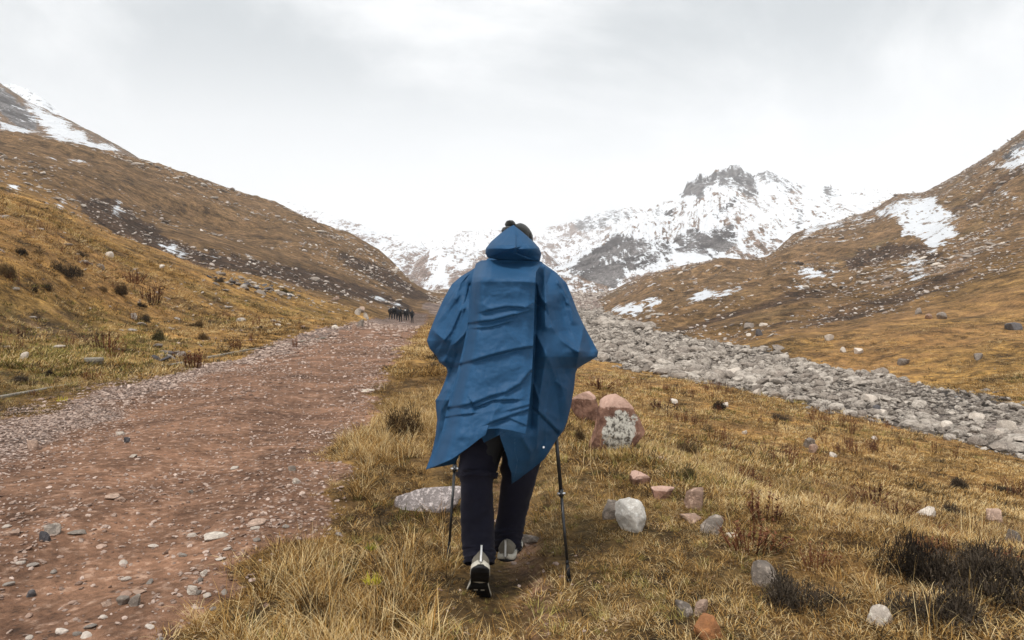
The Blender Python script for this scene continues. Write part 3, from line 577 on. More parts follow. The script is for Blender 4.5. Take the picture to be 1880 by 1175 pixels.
M_YEL = plant_mat('yellow_flowering_moss', [(0.16, 0.17, 0.02), (0.45, 0.42, 0.03), (0.62, 0.52, 0.05)], False)
M_DOCK = plant_mat('red_brown_stalks', [(0.055, 0.020, 0.012), (0.14, 0.050, 0.026), (0.24, 0.105, 0.050)], False)
M_DOCKI = plant_mat('red_brown_stalks_many', [(0.055, 0.022, 0.014), (0.15, 0.058, 0.030), (0.27, 0.125, 0.060)])
M_SHRUB = plant_mat('dark_cushion_shrub', [(0.020, 0.015, 0.011), (0.050, 0.038, 0.027), (0.12, 0.092, 0.065)], False)
M_DKT = plant_mat('dark_tuft', [(0.025, 0.018, 0.010), (0.060, 0.042, 0.022), (0.13, 0.09, 0.045)])
M_LIT = plant_mat('dead_leaves', [(0.05, 0.026, 0.014), (0.20, 0.11, 0.055), (0.50, 0.36, 0.22)])

# ------------------------------------------------------------------ prototypes (plain mesh data; shared between copies)
def ico(sub):
    bm = bmesh.new(); bmesh.ops.create_icosphere(bm, subdivisions=sub, radius=1.0); bm.verts.ensure_lookup_table()
    V = np.array([v.co[:] for v in bm.verts]); Fc = np.array([[v.index for v in f.verts] for f in bm.faces]); bm.free(); return V, Fc
ICO = {s: ico(s) for s in (1, 2, 3, 4, 5)}
def n3(V, f, seed):
    return (vnoise(V[:, 0]*f+V[:, 2]*f*0.7, V[:, 1]*f-V[:, 2]*f*0.5, seed)+vnoise(V[:, 2]*f, V[:, 0]*f*0.8+V[:, 1]*f*0.6, seed+1))*0.5
def rock_shape(seed, sub=2, dims=(1, .8, .6), cuts=12, rough=0.10, depth=(0.62, 0.95)):
    r = np.random.default_rng(seed); V, Fc = ICO[sub]; V = V.copy()
    for k in range(cuts):
        n = r.normal(size=3); n /= np.linalg.norm(n); d = r.uniform(*depth); t = V@n; m = t > d
        V[m] -= np.outer(t[m]-d, n)*0.92
    V *= np.array(dims)[None]
    if sub >= 4: V *= (1+.05*(1-2*np.abs(n3(V, 4.0, seed+11)))+.03*(1-2*np.abs(n3(V, 9.0, seed+13)))+.012*n3(V, 24, seed+17))[:, None]
    nn = rough*(n3(V, 2.2, seed)+0.5*n3(V, 5, seed+3)+0.3*n3(V, 11, seed+5)); V *= (1+nn)[:, None]
    return V, Fc
def data_mesh(name, V, Fc, mat=None, smooth=False):
    B4 = V[:, 3] if V.shape[1] == 4 else None; V = V[:, :3]
    me = bpy.data.meshes.new(name); k = Fc.shape[1]; me.vertices.add(len(V)); me.vertices.foreach_set('co', np.asarray(V, np.float32).ravel())
    if B4 is not None: fattr(me, 'blade', B4)
    me.loops.add(Fc.size); me.loops.foreach_set('vertex_index', Fc.astype(np.int32).ravel()); me.polygons.add(len(Fc))
    me.polygons.foreach_set('loop_start', np.arange(len(Fc), dtype=np.int32)*k); me.polygons.foreach_set('loop_total', np.full(len(Fc), k, np.int32))
    me.update(calc_edges=True); me.polygons.foreach_set('use_smooth', np.full(len(Fc), smooth))
    if mat: me.materials.append(mat)
    return me
def blades(specs):
    """specs: rows of x, y, z0, azimuth, lean, length, width, curl, twist -> narrow three-segment blades"""
    S = np.asarray(specs, float); x, y, z0, azm, lean, ln, w, curl = S[:, :8].T; n = len(S); t = np.array([0, .35, .7, 1.0])
    P = np.zeros((n, 4, 3)); ang = lean.copy(); px_, pz = np.zeros(n), np.zeros(n); P[:, 0] = np.stack([x, y, z0], 1)
    for k in range(1, 4):
        d = ln*(t[k]-t[k-1]); px_ = px_+np.sin(ang)*d; pz = pz+np.cos(ang)*d; ang = ang+curl/3
        P[:, k] = np.stack([x+np.cos(azm)*px_, y+np.sin(azm)*px_, z0+pz], 1)
    BL = np.random.default_rng(n).uniform(0, 1, n)
    sa = azm+S[:, 8]; sx, sy = -np.sin(sa), np.cos(sa); V = []
    for k, ww in enumerate((1.0, 0.8, 0.5)):
        o_ = np.stack([sx*w*ww*.5, sy*w*ww*.5, 0*w], 1); V += [P[:, k]-o_, P[:, k]+o_]
    V.append(P[:, 3]); V = np.stack(V, 1).reshape(-1, 3); b = np.arange(n)[:, None]*7
    T = np.concatenate([b+np.array([q]) for q in ((0, 1, 3), (0, 3, 2), (2, 3, 5), (2, 5, 4), (4, 5, 6))])
    return np.concatenate([V, np.repeat(BL, 7)[:, None]], 1), T
def tuft(seed, n, rad, lmin, lmax, w, lean=(0.1, 0.9), curl=(0.2, 1.6), mat=None, down=0.0):
    r = np.random.default_rng(seed); a = r.uniform(0, 2*math.pi, n); q = rad*np.sqrt(r.uniform(0, 1, n)); ln = r.uniform(lmin, lmax, n)
    az2 = a+r.normal(0, 0.9, n)
    V, T = blades(np.stack([np.cos(a)*q, np.sin(a)*q, np.full(n, -0.01-down), az2, r.uniform(*lean, n), ln, w*r.uniform(0.6, 1.3, n), r.uniform(*curl, n), r.uniform(-1, 1, n)], 1))
    return data_mesh('tuft', V, T, mat or M_GRASS)
def proto_coll(name, meshes):
    c = bpy.data.collections.new(name)
    for i, me in enumerate(meshes): o = bpy.data.objects.new('%s_source_%02d' % (name, i), me); c.objects.link(o)
    return c
def scatter(name, pts, rot, scl, pick, tint, coll, label):
    """one 'stuff' object: copies of small meshes set on points"""
    me = bpy.data.meshes.new(name); n = len(pts); me.vertices.add(n); me.vertices.foreach_set('co', np.asarray(pts, np.float32).ravel())
    for nm, ty, ar in (('rot', 'FLOAT_VECTOR', rot), ('scl', 'FLOAT_VECTOR', scl)):
        a = me.attributes.new(nm, ty, 'POINT'); a.data.foreach_set('vector', np.asarray(ar, np.float32).ravel())
    a = me.attributes.new('pick', 'INT', 'POINT'); a.data.foreach_set('value', np.asarray(pick, np.int32)); fattr(me, 'tint', tint)
    o = bpy.data.objects.new(name, me); C.objects.link(o)
    ng = bpy.data.node_groups.new(name+'_spread', 'GeometryNodeTree')
    ng.interface.new_socket('Geometry', in_out='INPUT', socket_type='NodeSocketGeometry'); ng.interface.new_socket('Geometry', in_out='OUTPUT', socket_type='NodeSocketGeometry')
    gi = ng.nodes.new('NodeGroupInput'); go = ng.nodes.new('NodeGroupOutput'); ip = ng.nodes.new('GeometryNodeInstanceOnPoints')
    ci = ng.nodes.new('GeometryNodeCollectionInfo'); ci.inputs['Collection'].default_value = coll; ci.inputs['Separate Children'].default_value = True; ci.inputs['Reset Children'].default_value = True
    ip.inputs['Pick Instance'].default_value = True
    def na(nm, ty):
        q = ng.nodes.new('GeometryNodeInputNamedAttribute'); q.data_type = ty; q.inputs['Name'].default_value = nm; return q.outputs[0]
    ng.links.new(gi.outputs[0], ip.inputs['Points']); ng.links.new(ci.outputs[0], ip.inputs['Instance'])
    ng.links.new(na('pick', 'INT'), ip.inputs['Instance Index']); ng.links.new(na('rot', 'FLOAT_VECTOR'), ip.inputs['Rotation']); ng.links.new(na('scl', 'FLOAT_VECTOR'), ip.inputs['Scale'])
    ng.links.new(ip.outputs[0], go.inputs[0]); md = o.modifiers.new('spread', 'NODES'); md.node_group = ng
    return tag(o, label, kind='stuff')

ROCKS = [rock_shape(100+i, 2, (1, .62+.3*((i*37) % 10)/10, .42+.3*((i*53) % 10)/10), 11, .08) for i in range(10)]
ROCKM = [data_mesh('rock_%d' % i, V, Fc, MS['river']) for i, (V, Fc) in enumerate(ROCKS)]
def rock_coll(name, mat, sub=1):
    ms = []
    for i in range(8):
        V, Fc = rock_shape(200+i, sub, (1, .62+.3*((i*37) % 10)/10, .42+.3*((i*53) % 10)/10), 9, .10); ms.append(data_mesh(name, V, Fc, mat))
    return proto_coll(name, ms)

# ------------------------------------------------------------------ scattering over the sheet
cellA = np.abs(np.diff(GX, axis=1)[:-1])*np.diff(GY, axis=0)[:, :-1]
def pick_points(dens, seed):
    """dens: points per square metre on the grid of the ground sheet -> x, y, z"""
    r = np.random.default_rng(seed); w = fc(dens)*cellA; vis = (fc(PX) > -160) & (fc(PX) < 2040); w = w*np.where(vis, 1, 0.0)
    n = int(w.sum()); cs = np.cumsum(w.ravel()); k = np.searchsorted(cs, r.uniform(0, cs[-1], n)); i, j = np.unravel_index(k, w.shape)
    u, v = r.uniform(size=n), r.uniform(size=n); c = gcols[j]*(1-u)+gcols[j+1]*u; y = yrow[i]*(1-v)+yrow[i+1]*v; x = (c-CX)/F*y
    return x, y, ground_z(x, y)
def rrot(r, n, tilt): return np.stack([r.normal(0, tilt, n), r.normal(0, tilt, n), r.uniform(0, 2*math.pi, n)], 1)

# ---- grass
def ax(r, n): return r.uniform(0, 1, n)
protoG = [tuft(1, 60, .10, .04, .11, .0046, (.5, 1.6), (-.6, 2.4)), tuft(2, 54, .11, .05, .14, .0044, (.6, 1.6), (-.8, 2.2)), tuft(3, 34, .07, .06, .15, .004, (.2, 1.3), (-.3, 2.2)), tuft(4, 36, .07, .12, .26, .004, (.05, .9), (.2, 1.9)),
          tuft(5, 8, .05, .26, .46, .0032, (.05, .6), (.1, 1.0)), tuft(6, 44, .07, .20, .36, .004, (.05, .75), (.3, 1.4)),
          tuft(7, 30, .18, .08, .18, .012, (.2, 1.3), (-.2, 2.0)), tuft(8, 28, .18, .12, .26, .012, (.1, 1.1), (-.1, 1.8)),
          tuft(9, 30, .07, .05, .14, .005, (.2, 1.0), (.2, 1.3), M_GREEN), tuft(10, 24, .18, .10, .20, .016, (.1, 1.0), (.2, 1.3), M_GREEN),
          tuft(11, 26, .10, .02, .05, .011, (1.1, 1.6), (-.6, .9), M_LIT, -0.012), tuft(12, 60, .10, .05, .16, .007, (.1, 1.3), (.2, 1.2), M_DKT), tuft(13, 40, .22, .10, .26, .016, (.1, 1.2), (.1, 1.2), M_DKT)]
CG = proto_coll('grass_tuft', protoG)
lowf = fbm(GX*0.55, GY*0.42, 4, 91); midf = fbm(GX*1.7, GY*1.3, 3, 92)
grassy = np.clip(1-1.15*m_road, 0, 1)*np.clip(1-1.1*m_river, 0, 1)*(1-0.85*m_path)*(1-m_soil)
gravm = np.clip(1-0.85*m_gravel, 0, 1)
vd = np.where(GY < 5, 400, np.where(GY < 9, 300, np.where(GY < 16, 125, np.where(GY < 30, 24, np.where(GY < 48, 10, np.where(GY < 75, 2.2, 0))))))
vd = vd*grassy*gravm
clump = 0.35+0.65*sstep(-0.35, 0.25, lowf+0.5*midf)
r = np.random.default_rng(11); gx, gy, gz = pick_points(vd*(0.6+0.4*clump), 12); n = len(gx)
lf = sample(lowf, gx, gy); mf = sample(midf, gx, gy); gr = sample(m_green, gx, gy); rd_ = sample(m_road, gx, gy)
near = gy < 13
u = r.uniform(size=n); pick = np.where(near, np.where(u < .56, r.integers(0, 2, n), np.where(u < .72, 2, np.where(u < .755, 3, np.where(u < .765, 4, np.where(u < .95, 10, 0))))), np.where(u < .75, 6, 7))
# taller, paler growth along the verge between the road and the path
edge = np.exp(-((gx-(road_right(gy)+0.55))/0.45)**2)*(gy < 13)
tall = (r.uniform(size=n) < edge*0.60*(mf > -0.20)); pick = np.where(tall, np.where(r.uniform(size=n) < .7, 3, 5), pick)
pick = np.where(tall & (r.uniform(size=n) < .07), 4, pick)
gm = r.uniform(size=n) < gr*0.62; pick = np.where(gm, np.where(near, 8, 9), pick)
dkm = r.uniform(size=n) < .022+.10*((gx < -6) & (gy > 12))*(lf < .1)+.10*edge*(mf < 0)+.09*sstep(.25, .6, sample(fbm(GX*.8+9, GY*.6, 3, 191), gx, gy)); pick = np.where(dkm, np.where(near, 11, 12), pick)
rdry = r.uniform(size=n) < 0.03; pick = np.where(near & (r.uniform(size=n) < .012), 4, pick)
sc = np.where(near, 0.95, np.where(gy < 30, 1.0, 1.5))*r.uniform(.65, 1.25, n)*(0.9+0.35*np.clip(lf, -1, 1))
sc *= (1-.18*edge)*np.where(rd_ > 0.15, 0.7, 1.0)*(1-.30*np.exp(-((gx-.25)/.75)**2)*(gy < 6))*(1-.25*(gx > .3)*(gy < 5))
foot_ = (((gx+.16)/.20)**2+((gy-3.42)/.40)**2 < 1) | (((gx+.02)/.18)**2+((gy-3.80)/.35)**2 < 1); sc *= np.where(foot_, .34, 1.0); scl = np.stack([sc, sc, sc*np.where(near, .82, .62)*r.uniform(.8, 1.15, n)], 1)
tint = np.clip(0.43+0.42*lf+0.34*mf+r.normal(0, .23, n)-0.12*(pick == 10)+0.10*edge, 0.02, .98)
scatter('grass', np.stack([gx, gy, gz], 1), rrot(r, n, .12), scl, pick, tint, CG, 'dry golden and olive grass covering the terrace and slopes')
NG = n

# ---- dry red-brown herb stalks standing in the grass
def stalks(seed, n, rad, h, leaf=True, w=0.006, lean=0.28, mat=None):
    r = np.random.default_rng(seed); a = r.uniform(0, 6.28, n); q = rad*np.sqrt(r.uniform(0, 1, n)); ln = r.uniform(.55, 1.0, n)*h; rows = []
    for i in range(n):
        x0, y0 = math.cos(a[i])*q[i], math.sin(a[i])*q[i]; le = r.normal(0, lean); rows.append((x0, y0, -.02, a[i], abs(le), ln[i], w, r.uniform(-.2, .4), 0)); rows.append((x0, y0, -.02, a[i], abs(le), ln[i]*.98, w, r.uniform(-.2, .4), 1.57))
        if leaf:
            for k in range(int(r.integers(5, 10))):
                t = r.uniform(.25, 1.0)*ln[i]; rows.append((x0+math.cos(a[i])*math.sin(abs(le))*t, y0+math.sin(a[i])*math.sin(abs(le))*t, t*math.cos(le), r.uniform(0, 6.28), r.uniform(.2, 1.3), h*r.uniform(.06, .14), h*r.uniform(.025, .06), r.uniform(0, 1.4), r.uniform(-1, 1)))
    V, T = blades(rows); return data_mesh('stalks', V, T, mat or M_DOCK)
CD = proto_coll('stalk_tuft', [stalks(31, 5, .05, .22, mat=M_DOCKI), stalks(32, 7, .08, .28, mat=M_DOCKI), stalks(33, 9, .14, .45, True, .012, mat=M_DOCKI)])
dk = np.where(GY < 14, 7, np.where(GY < 40, 1.7, 0))*grassy*sstep(0.05, 0.45, fbm(GX*0.5, GY*0.35, 3, 95))*((GX > 0.9) | (GX < -6))*gravm
x, y, z = pick_points(dk, 13); n = len(x); s = r.uniform(.6, 1.15, n)*np.where(y > 14, 0.95, .8)
scatter('dry_stalks', np.stack([x, y, z], 1), rrot(r, n, .08), np.stack([s, s, s], 1), np.where(y > 14, 2, r.integers(0, 2, n)), np.clip(r.normal(.5, .25, n), 0, 1), CD, 'thin red brown dead stalks standing in the grass')

# ---- stones: the ones that show largest are things, the fill is stuff
def stone_field(x, y, z, s, flat, n_single, name, label, cat, group, mat, coll, stuff_name, stuff_label, seed, sink=0.25):
    r = np.random.default_rng(seed); n = len(x); ordr = np.argsort(-(s/y)); big = ordr[:n_single]; rest = ordr[n_single:]
    for i in big:
        o = bpy.data.objects.new(name, ROCKM[int(r.integers(0, 10))]); C.objects.link(o); sc_ = s[i]*0.5
        o.location = (x[i], y[i], z[i]+sc_*(.5-sink)*flat); o.rotation_euler = (r.normal(0, .2), r.normal(0, .2), r.uniform(0, 6.28)); o.scale = (sc_*r.uniform(.85, 1.2), sc_*r.uniform(.8, 1.2), sc_*flat*r.uniform(.8, 1.3))
        o.material_slots[0].link = 'OBJECT'; o.material_slots[0].material = MS[mat[int(r.integers(0, len(mat)))]]; nmk = [k_ for k_, m_ in MS.items() if m_ == o.material_slots[0].material][0]; o['k'] = 0; del o['k']; tag(o, label(nmk, x[i], y[i]) if callable(label) else label, cat, group)
    m = len(rest); ss = s[rest]*.5; P = np.stack([x[rest], y[rest], z[rest]+ss*(.5-sink)*flat], 1)
    scatter(stuff_name, P, rrot(r, m, .3), np.stack([ss*r.uniform(.8, 1.2, m), ss*r.uniform(.8, 1.2, m), ss*flat*r.uniform(.8, 1.3, m)], 1), r.integers(0, 8, m), np.clip(r.normal(.40 if name == 'road_stone' else .5, .27, m), 0, 1), coll, stuff_label)
CR = rock_coll('riverbed_stone', MS['river_i']); CP = rock_coll('gravel_stone', MS['pink_i']); CH = rock_coll('slope_stone', MS['hill_i'])
rsilt = sstep(0.05, 0.35, fbm(GX*0.09, GY*0.05, 3, 98))
rd = np.where(GY < 45, 13, np.where(GY < 70, 7.0, np.where(GY < 130, 2.9, np.where(GY < 260, .8, .12))))*(m_river > .35)*(1-0.62*rsilt)*(GY > 14)*(PX > 880)
x, y, z = pick_points(rd, 21); n = len(x); r = np.random.default_rng(22)
s = np.where(y < 45, .13, np.where(y < 70, .24, np.where(y < 130, .38, np.where(y < 260, .75, 1.8))))*np.minimum(np.exp(np.abs(r.normal(0, .84, n))), 6.0)*r.uniform(.62, .95, n)
pxx = CX+F*x/y; nearedge = np.interp(pxx, [1060,1200,1440,1700,1880], [65,52,38,30,25]); s *= np.where(np.abs(y/nearedge-1.1) < .13, 1.35, 1.0)
s = np.minimum(s, 1.5+0*s+(y > 130)*2)
stone_field(x, y, z, s, .85, 290, 'riverbed_boulder', lambda k, a, b_: 'pale beige boulder among the many in the '+('near right end' if b_ < 34 else 'middle stretch' if b_ < 50 else 'far narrowing end')+' of the dry riverbed', 'boulder', 'pale boulders in the dry riverbed', ('river',), CR, 'riverbed_stones', 'dense pale stones filling the dry riverbed', 23)
# road gravel
inr = np.clip((GX-rl)/(rr-rl), 0, 1); gd = np.where(GY < 6, 2200, np.where(GY < 10, 1300, np.where(GY < 17, 480, np.where(GY < 30, 130, np.where(GY < 60, 16, 0)))))
x, y, z = pick_points(gd*(m_gravel**1.1)*0.75+gd*m_road*(0.075+0.13*sstep(0.0, 0.5, fbm(GX*1.2, GY*0.9, 3, 44)))+gd*0.05*m_path+gd*0.012*(GX < rl)*(GX > rl-3), 31); n = len(x); r = np.random.default_rng(32)
s = np.where(y < 10, .016, np.where(y < 17, .028, np.where(y < 30, .05, .1)))*np.minimum(np.exp(np.abs(r.normal(0, .58, n))), 3.6)
stone_field(x, y, z, s, .7, 160, 'road_stone', lambda k, a, b_: {'pebble_pink': 'small pinkish brown', 'pebble_pale': 'small pale', 'pebble_grey': 'small grey'}[k]+(' stone lying loose on the near part of the dirt road' if b_ < 5 else ' stone lying loose on the dirt road further ahead' if b_ < 9 else ' stone on the far stretch of the dirt road'), 'stone', 'loose stones on the dirt road', ('pebble_pink', 'pebble_pale', 'pebble_grey', 'pebble_pink', 'pebble_pale', 'pebble_grey'), CP, 'gravel', 'pinkish grey gravel spread over the dirt road', 33)
NR = n
# stones on the slopes
hs_ = (1-.42*(PX < 800))*np.where(GY < 30, .22, np.where(GY < 60, .30, np.where(GY < 130, .13, np.where(GY < 260, .07, np.where(GY < 520, .028, .010)))))
cl = sstep(-0.1, 0.55, fbm(GX*0.05, GY*0.035, 4, 46)+0.8*m_soil+0.9*m_scree)
hm = ((PX < 800) & (GX < rl-1.5)) | ((PX > 1050) & (sd_riv < -2) & (GY > 36)) | ((PX > 780) & (GY > 200))
x, y, z = pick_points(hs_*cl*hm*4.2*(m_river < .3)*(GY < 900), 41); n = len(x); r = np.random.default_rng(42)
s = np.where(y < 30, .10, np.where(y < 60, .14, np.where(y < 130, .26, np.where(y < 260, .50, np.where(y < 520, .9, 1.5)))))*np.minimum(np.exp(np.abs(r.normal(0, .62, n))), 4.0)
stone_field(x, y, z, s, .62, 230, 'slope_stone', lambda k, a, b_: {'river': 'beige', 'pale': 'whitish', 'grey': 'grey'}[k]+(' stone lying on the grassy slope left of the road' if a < 0 else ' stone lying on the brown slope beyond the riverbed'), 'stone', 'pale stones scattered on the slopes', ('river', 'pale', 'grey', 'river'), CH, 'slope_rubble', 'small pale stones strewn over the hillsides', 43)
NH = n
print('GRASS', NG, 'ROAD', NR, 'HILL', NH)

# ------------------------------------------------------------------ hiker in the blue poncho
HYD = 3.60                                         # distance of the hiker's spine from the camera
def pw(px, py, Y): return np.stack([(px-CX)/F*Y, Y+0*px, EYE+(HY-py)/F*Y], -1)
def cloth_mat(name, col, rough=0.5, weave=900.0, sheen=0.0, spec=0.35, var=0.25, bstr=0.25):
    m, nt, b, o = new_mat(name); v = N(nt, 'ShaderNodeTexCoord').outputs['Object']
    n1_ = noise(nt, v, 7.0, 6.0, 0.65, 0.3); n2_ = noise(nt, v, weave*0.35, 3.0, 0.8)
    c = mixc(nt, maprange(nt, n1_, 0.35, 0.65), tuple(x*(1-var) for x in col), tuple(min(1, x*(1+var)) for x in col))
    c = mixc(nt, maprange(nt, n2_, 0.3, 0.7), tuple(x*0.78 for x in col), c)
    L(nt, c, b.inputs['Base Color']); b.inputs['Roughness'].default_value = rough; b.inputs['Specular IOR Level'].default_value = spec
    b.inputs['Sheen Weight'].default_value = sheen; b.inputs['Sheen Roughness'].default_value = 0.5
    n3_ = noise(nt, v, 26.0, 5.0, 0.6, 0.6)
    bp = N(nt, 'ShaderNodeBump', Strength=bstr, Distance=0.004); L(nt, math_(nt, 'ADD', n3_, math_(nt, 'MULTIPLY', n2_, 0.10)), bp.inputs['Height']); L(nt, bp.outputs[0], b.inputs['Normal'])
    return m
M_PON = cloth_mat('blue_poncho_nylon', (0.0195, 0.073, 0.158), 0.58, 900, 0.0, 0.16, 0.10, 0.06)
M_TRO = cloth_mat('dark_navy_trousers', (0.008, 0.008, 0.018), 0.8, 700, 0.05, 0.2, 0.2, 0.4)
M_JKT = cloth_mat('black_jacket', (0.010, 0.011, 0.014), 0.7, 700)
M_HAT = cloth_mat('black_wool', (0.014, 0.014, 0.012), 0.95, 500, 0.3, 0.1, 0.3, 1.0)
M_SKIN = cloth_mat('skin', (0.42, 0.25, 0.18), 0.55, 300, 0, 0.3, 0.05, 0.05)
M_SOLE = cloth_mat('black_rubber', (0.008, 0.008, 0.009), 0.6, 300, 0, 0.3, 0.2, 0.5)
M_CREAM = cloth_mat('cream_midsole', (0.58, 0.54, 0.45), 0.6, 300, 0, 0.3, 0.08, 0.1)
M_UPPER = cloth_mat('taupe_mesh_upper', (0.17, 0.15, 0.115), 0.8, 900, 0.1, 0.2, 0.2, 0.5)
M_WHITE = cloth_mat('white_pull_tab', (0.78, 0.77, 0.74), 0.6, 300, 0, 0.3, 0.05, 0.1)
M_POLE = cloth_mat('black_anodised_tube', (0.012, 0.013, 0.015), 0.35, 300, 0, 0.6, 0.1, 0.02)
def metal(name, col, rough):
    m, nt, b, o = new_mat(name); b.inputs['Base Color'].default_value = (*col, 1); b.inputs['Metallic'].default_value = 1.0; b.inputs['Roughness'].default_value = rough
    return m
M_SILV = metal('silver_clamp', (0.75, 0.75, 0.76), 0.3)

hiker = empty('person', (0.0, HYD, 0.0)); HP = Vector((0.0, HYD, 0.0))
tag(hiker, 'person in a long blue hooded poncho walking away on the grassy path with two poles', 'person')
def hmesh(name, V, Fq, mat, parent=None, smooth=True):
    V = np.asarray(V, float)-np.array(HP); o = mesh_np(name, V, Fq, mat, parent or hiker, smooth); return o

def outline(pts, y): P = np.array(pts, float); return np.interp(y, P[:, 1], P[:, 0])
XLP = [(903,470),(884,484),(866,496),(846,508),(830,522),(815,548),(800,581),(789,609),(784,626),(789,640),(803,655),(806,664),(820,675),(822,684),(817,700),(808,722),(800,735),(801,752),(803,770),(800,800),(792,835),(782,862),(782,900)]
XRP = [(978,470),(1000,486),(1020,500),(1040,520),(1050,545),(1060,572),(1072,598),(1084,620),(1098,646),(1096,655),(1080,664),(1060,676),(1056,686),(1054,710),(1048,745),(1042,770),(1035,790),(1026,801),(1021,808),(1012,828),(1000,845),(975,868),(940,888),(936,900)]

def creases(px, py, L_):
    h = 0*px
    for ln in L_:
        pts, amp, w, kind = ln[:4]; d, sd = line_d(pts, px, py)
        if kind == 'r': h = h+amp*np.exp(-d/w)                       # sharp ridge (amp < 0: valley)
        elif kind == 'g': h = h+amp*np.exp(-(d/w)**2)                # soft fold
        elif kind == 's': h = h+amp*np.tanh(sd/(w*0.25))*np.exp(-np.abs(sd)/w)   # overlap step: raised on the left-hand side of travel
    return h
CRP = [  # panel over the rucksack
 ([(872,520),(884,514),(900,512),(940,513),(984,520)], .010, 7, 'r'),
 ([(905,541),(950,535),(982,545)], .003, 8, 'r'),
 ([(893,571),(905,568),(930,563),(962,565)], .010, 7, 's'), ([(888,560),(905,569)], .006, 6, 'r'), ([(962,565),(978,556)], .006, 7, 'r'),
 ([(872,592),(905,588),(944,578)], .013, 8, 's'), ([(944,578),(976,566)], .006, 7, 'r'), ([(873,603),(900,601),(932,592)], .007, 6, 's'),
 ([(846,668),(870,662),(900,653),(935,644),(974,637)], .013, 9, 's'), ([(940,612),(960,634),(974,637)], .004, 5, 'r'), ([(925,600),(945,625)], .003, 5, 'r'),
 ([(820,749),(845,746),(868,741),(900,728),(930,720),(955,705),(974,682)], .010, 9, 's'), ([(868,741),(873,748),(905,735),(945,734)], .009, 6, 's'), ([(955,706),(973,690)], .006, 7, 'r'),
 ([(826,765),(845,762),(864,760)], .007, 6, 's'), ([(866,745),(869,790)], .004, 8, 'r'), ([(928,722),(905,762),(893,790)], .009, 10, 'r'), ([(905,775),(940,762),(972,752)], .008, 7, 's'), ([(912,772),(935,768),(958,778)], .005, 6, 's'),
 ([(940,752),(970,744)], .005, 6, 's'), ([(826,806),(850,800),(875,802)], .005, 12, 'g'), ([(840,690),(820,748)], .006, 9, 'r'),
 ([(868,532),(858,600),(842,680),(820,748),(808,790)], .012, 12, 'r'), ([(905,600),(880,700),(860,745)], .004, 20, 'g'),
 ([(882,700),(905,690),(950,672)], .004, 14, 'g'), ([(905,480),(900,512)], .004, 8, 'r'), ([(962,484),(972,512)], .004, 7, 'r'), ([(925,484),(922,512)], -.002, 8, 'r')]
CRW = [  # sides and shoulders
 ([(862,524),(852,560),(836,610),(820,650)], -.028, 10, 'r'), ([(858,530),(851,566)], .014, 6, 'r'), ([(851,566),(838,606),(822,650),(812,668)], .020, 8, 'r'), ([(872,584),(850,616),(834,632)], .018, 6, 'r'),
 ([(791,600),(801,612),(816,624)], .014, 7, 'r'), ([(816,624),(828,608),(845,570)], .012, 7, 'r'), ([(800,640),(816,624)], -.010, 8, 'r'), ([(832,540),(818,575),(806,606)], .012, 12, 'g'), ([(845,520),(826,556)], .008, 9, 'r'),
 ([(862,505),(838,530),(820,560)], -.008, 10, 'r'), ([(840,650),(826,688),(822,700)], -.016, 8, 'r'), ([(832,700),(812,745),(806,780)], .012, 9, 'r'), ([(820,700),(805,740)], -.008, 7, 'r'), ([(800,735),(822,714)], .010, 6, 'r'),
 ([(808,770),(802,800)], .010, 7, 'r'),
 ([(1000,488),(1001,540),(1002,600)], .022, 9, 'r'), ([(1012,500),(1004,520)], -.012, 7, 'r'), ([(986,520),(992,545),(1002,556)], .010, 7, 'r'), ([(985,525),(984,600),(980,680),(975,780)], -.030, 12, 'r'),
 ([(1003,556),(1012,600),(1030,625),(1058,645)], .010, 7, 'r'), ([(1024,520),(1044,548),(1052,590)], .014, 9, 'r'), ([(1038,530),(1032,570),(1040,610)], -.018, 14, 'g'),
 ([(984,612),(998,640),(1010,668),(1018,690)], .012, 7, 'r'), ([(1003,572),(1016,596),(1026,610)], -.010, 6, 'r'), ([(1016,600),(1040,626),(1062,646)], .012, 6, 'r'), ([(1062,646),(1058,675)], .016, 6, 'r'), ([(1072,598),(1068,620),(1062,646)], .014, 6, 'r'), ([(1080,608),(1085,640)], -.014, 8, 'g'),
 ([(1003,640),(997,690),(991,730),(988,780),(985,822)], .016, 9, 'r'), ([(978,700),(990,735)], .008, 6, 'r'), ([(1022,701),(1040,716)], .008, 5, 'r'), ([(990,758),(1010,778),(1028,797)], .012, 7, 's'), ([(1004,756),(1022,768)], .007, 5, 'r'),
 ([(1020,690),(1012,740),(1015,770)], -.012, 16, 'g'), ([(1042,700),(1036,750)], .008, 12, 'g'), ([(960,805),(975,830),(972,856)], .012, 7, 'r'), ([(915,805),(930,850),(940,884)], .008, 12, 'g'), ([(1000,800),(975,860)], -.010, 10, 'g')]
FAN = []
for (ox, oy), ends in (((872, 508), [(812,566),(797,598),(789,622),(803,652),(822,672)]), ((1003, 496), [(1058,566),(1076,604),(1094,640),(1072,664),(1040,690)]), ((878, 640), [(806,728),(806,760),(800,815)]), ((1010, 640), [(1048,700),(1044,752),(1030,796),(1000,838)])):
    for i_, (ex_, ey_) in enumerate(ends):
        t0 = .30+.08*(i_ % 3); a_ = (ox+(ex_-ox)*t0, oy+(ey_-oy)*t0); m_ = (ox+(ex_-ox)*.65+((i_*7) % 5-2), oy+(ey_-oy)*.65+((i_*5) % 7-3)); FAN.append(([a_, m_, (ex_, ey_)], (.011 if i_ % 2 else -.010)*(1+.3*((i_*3) % 4-1.5)/1.5), 5+i_ % 3*2, 'r'))
CRW = CRW+[([(862,500),(846,520),(836,548)], .012, 6, 'r'), ([(1020,508),(1034,530),(1040,556)], .010, 6, 'r')]
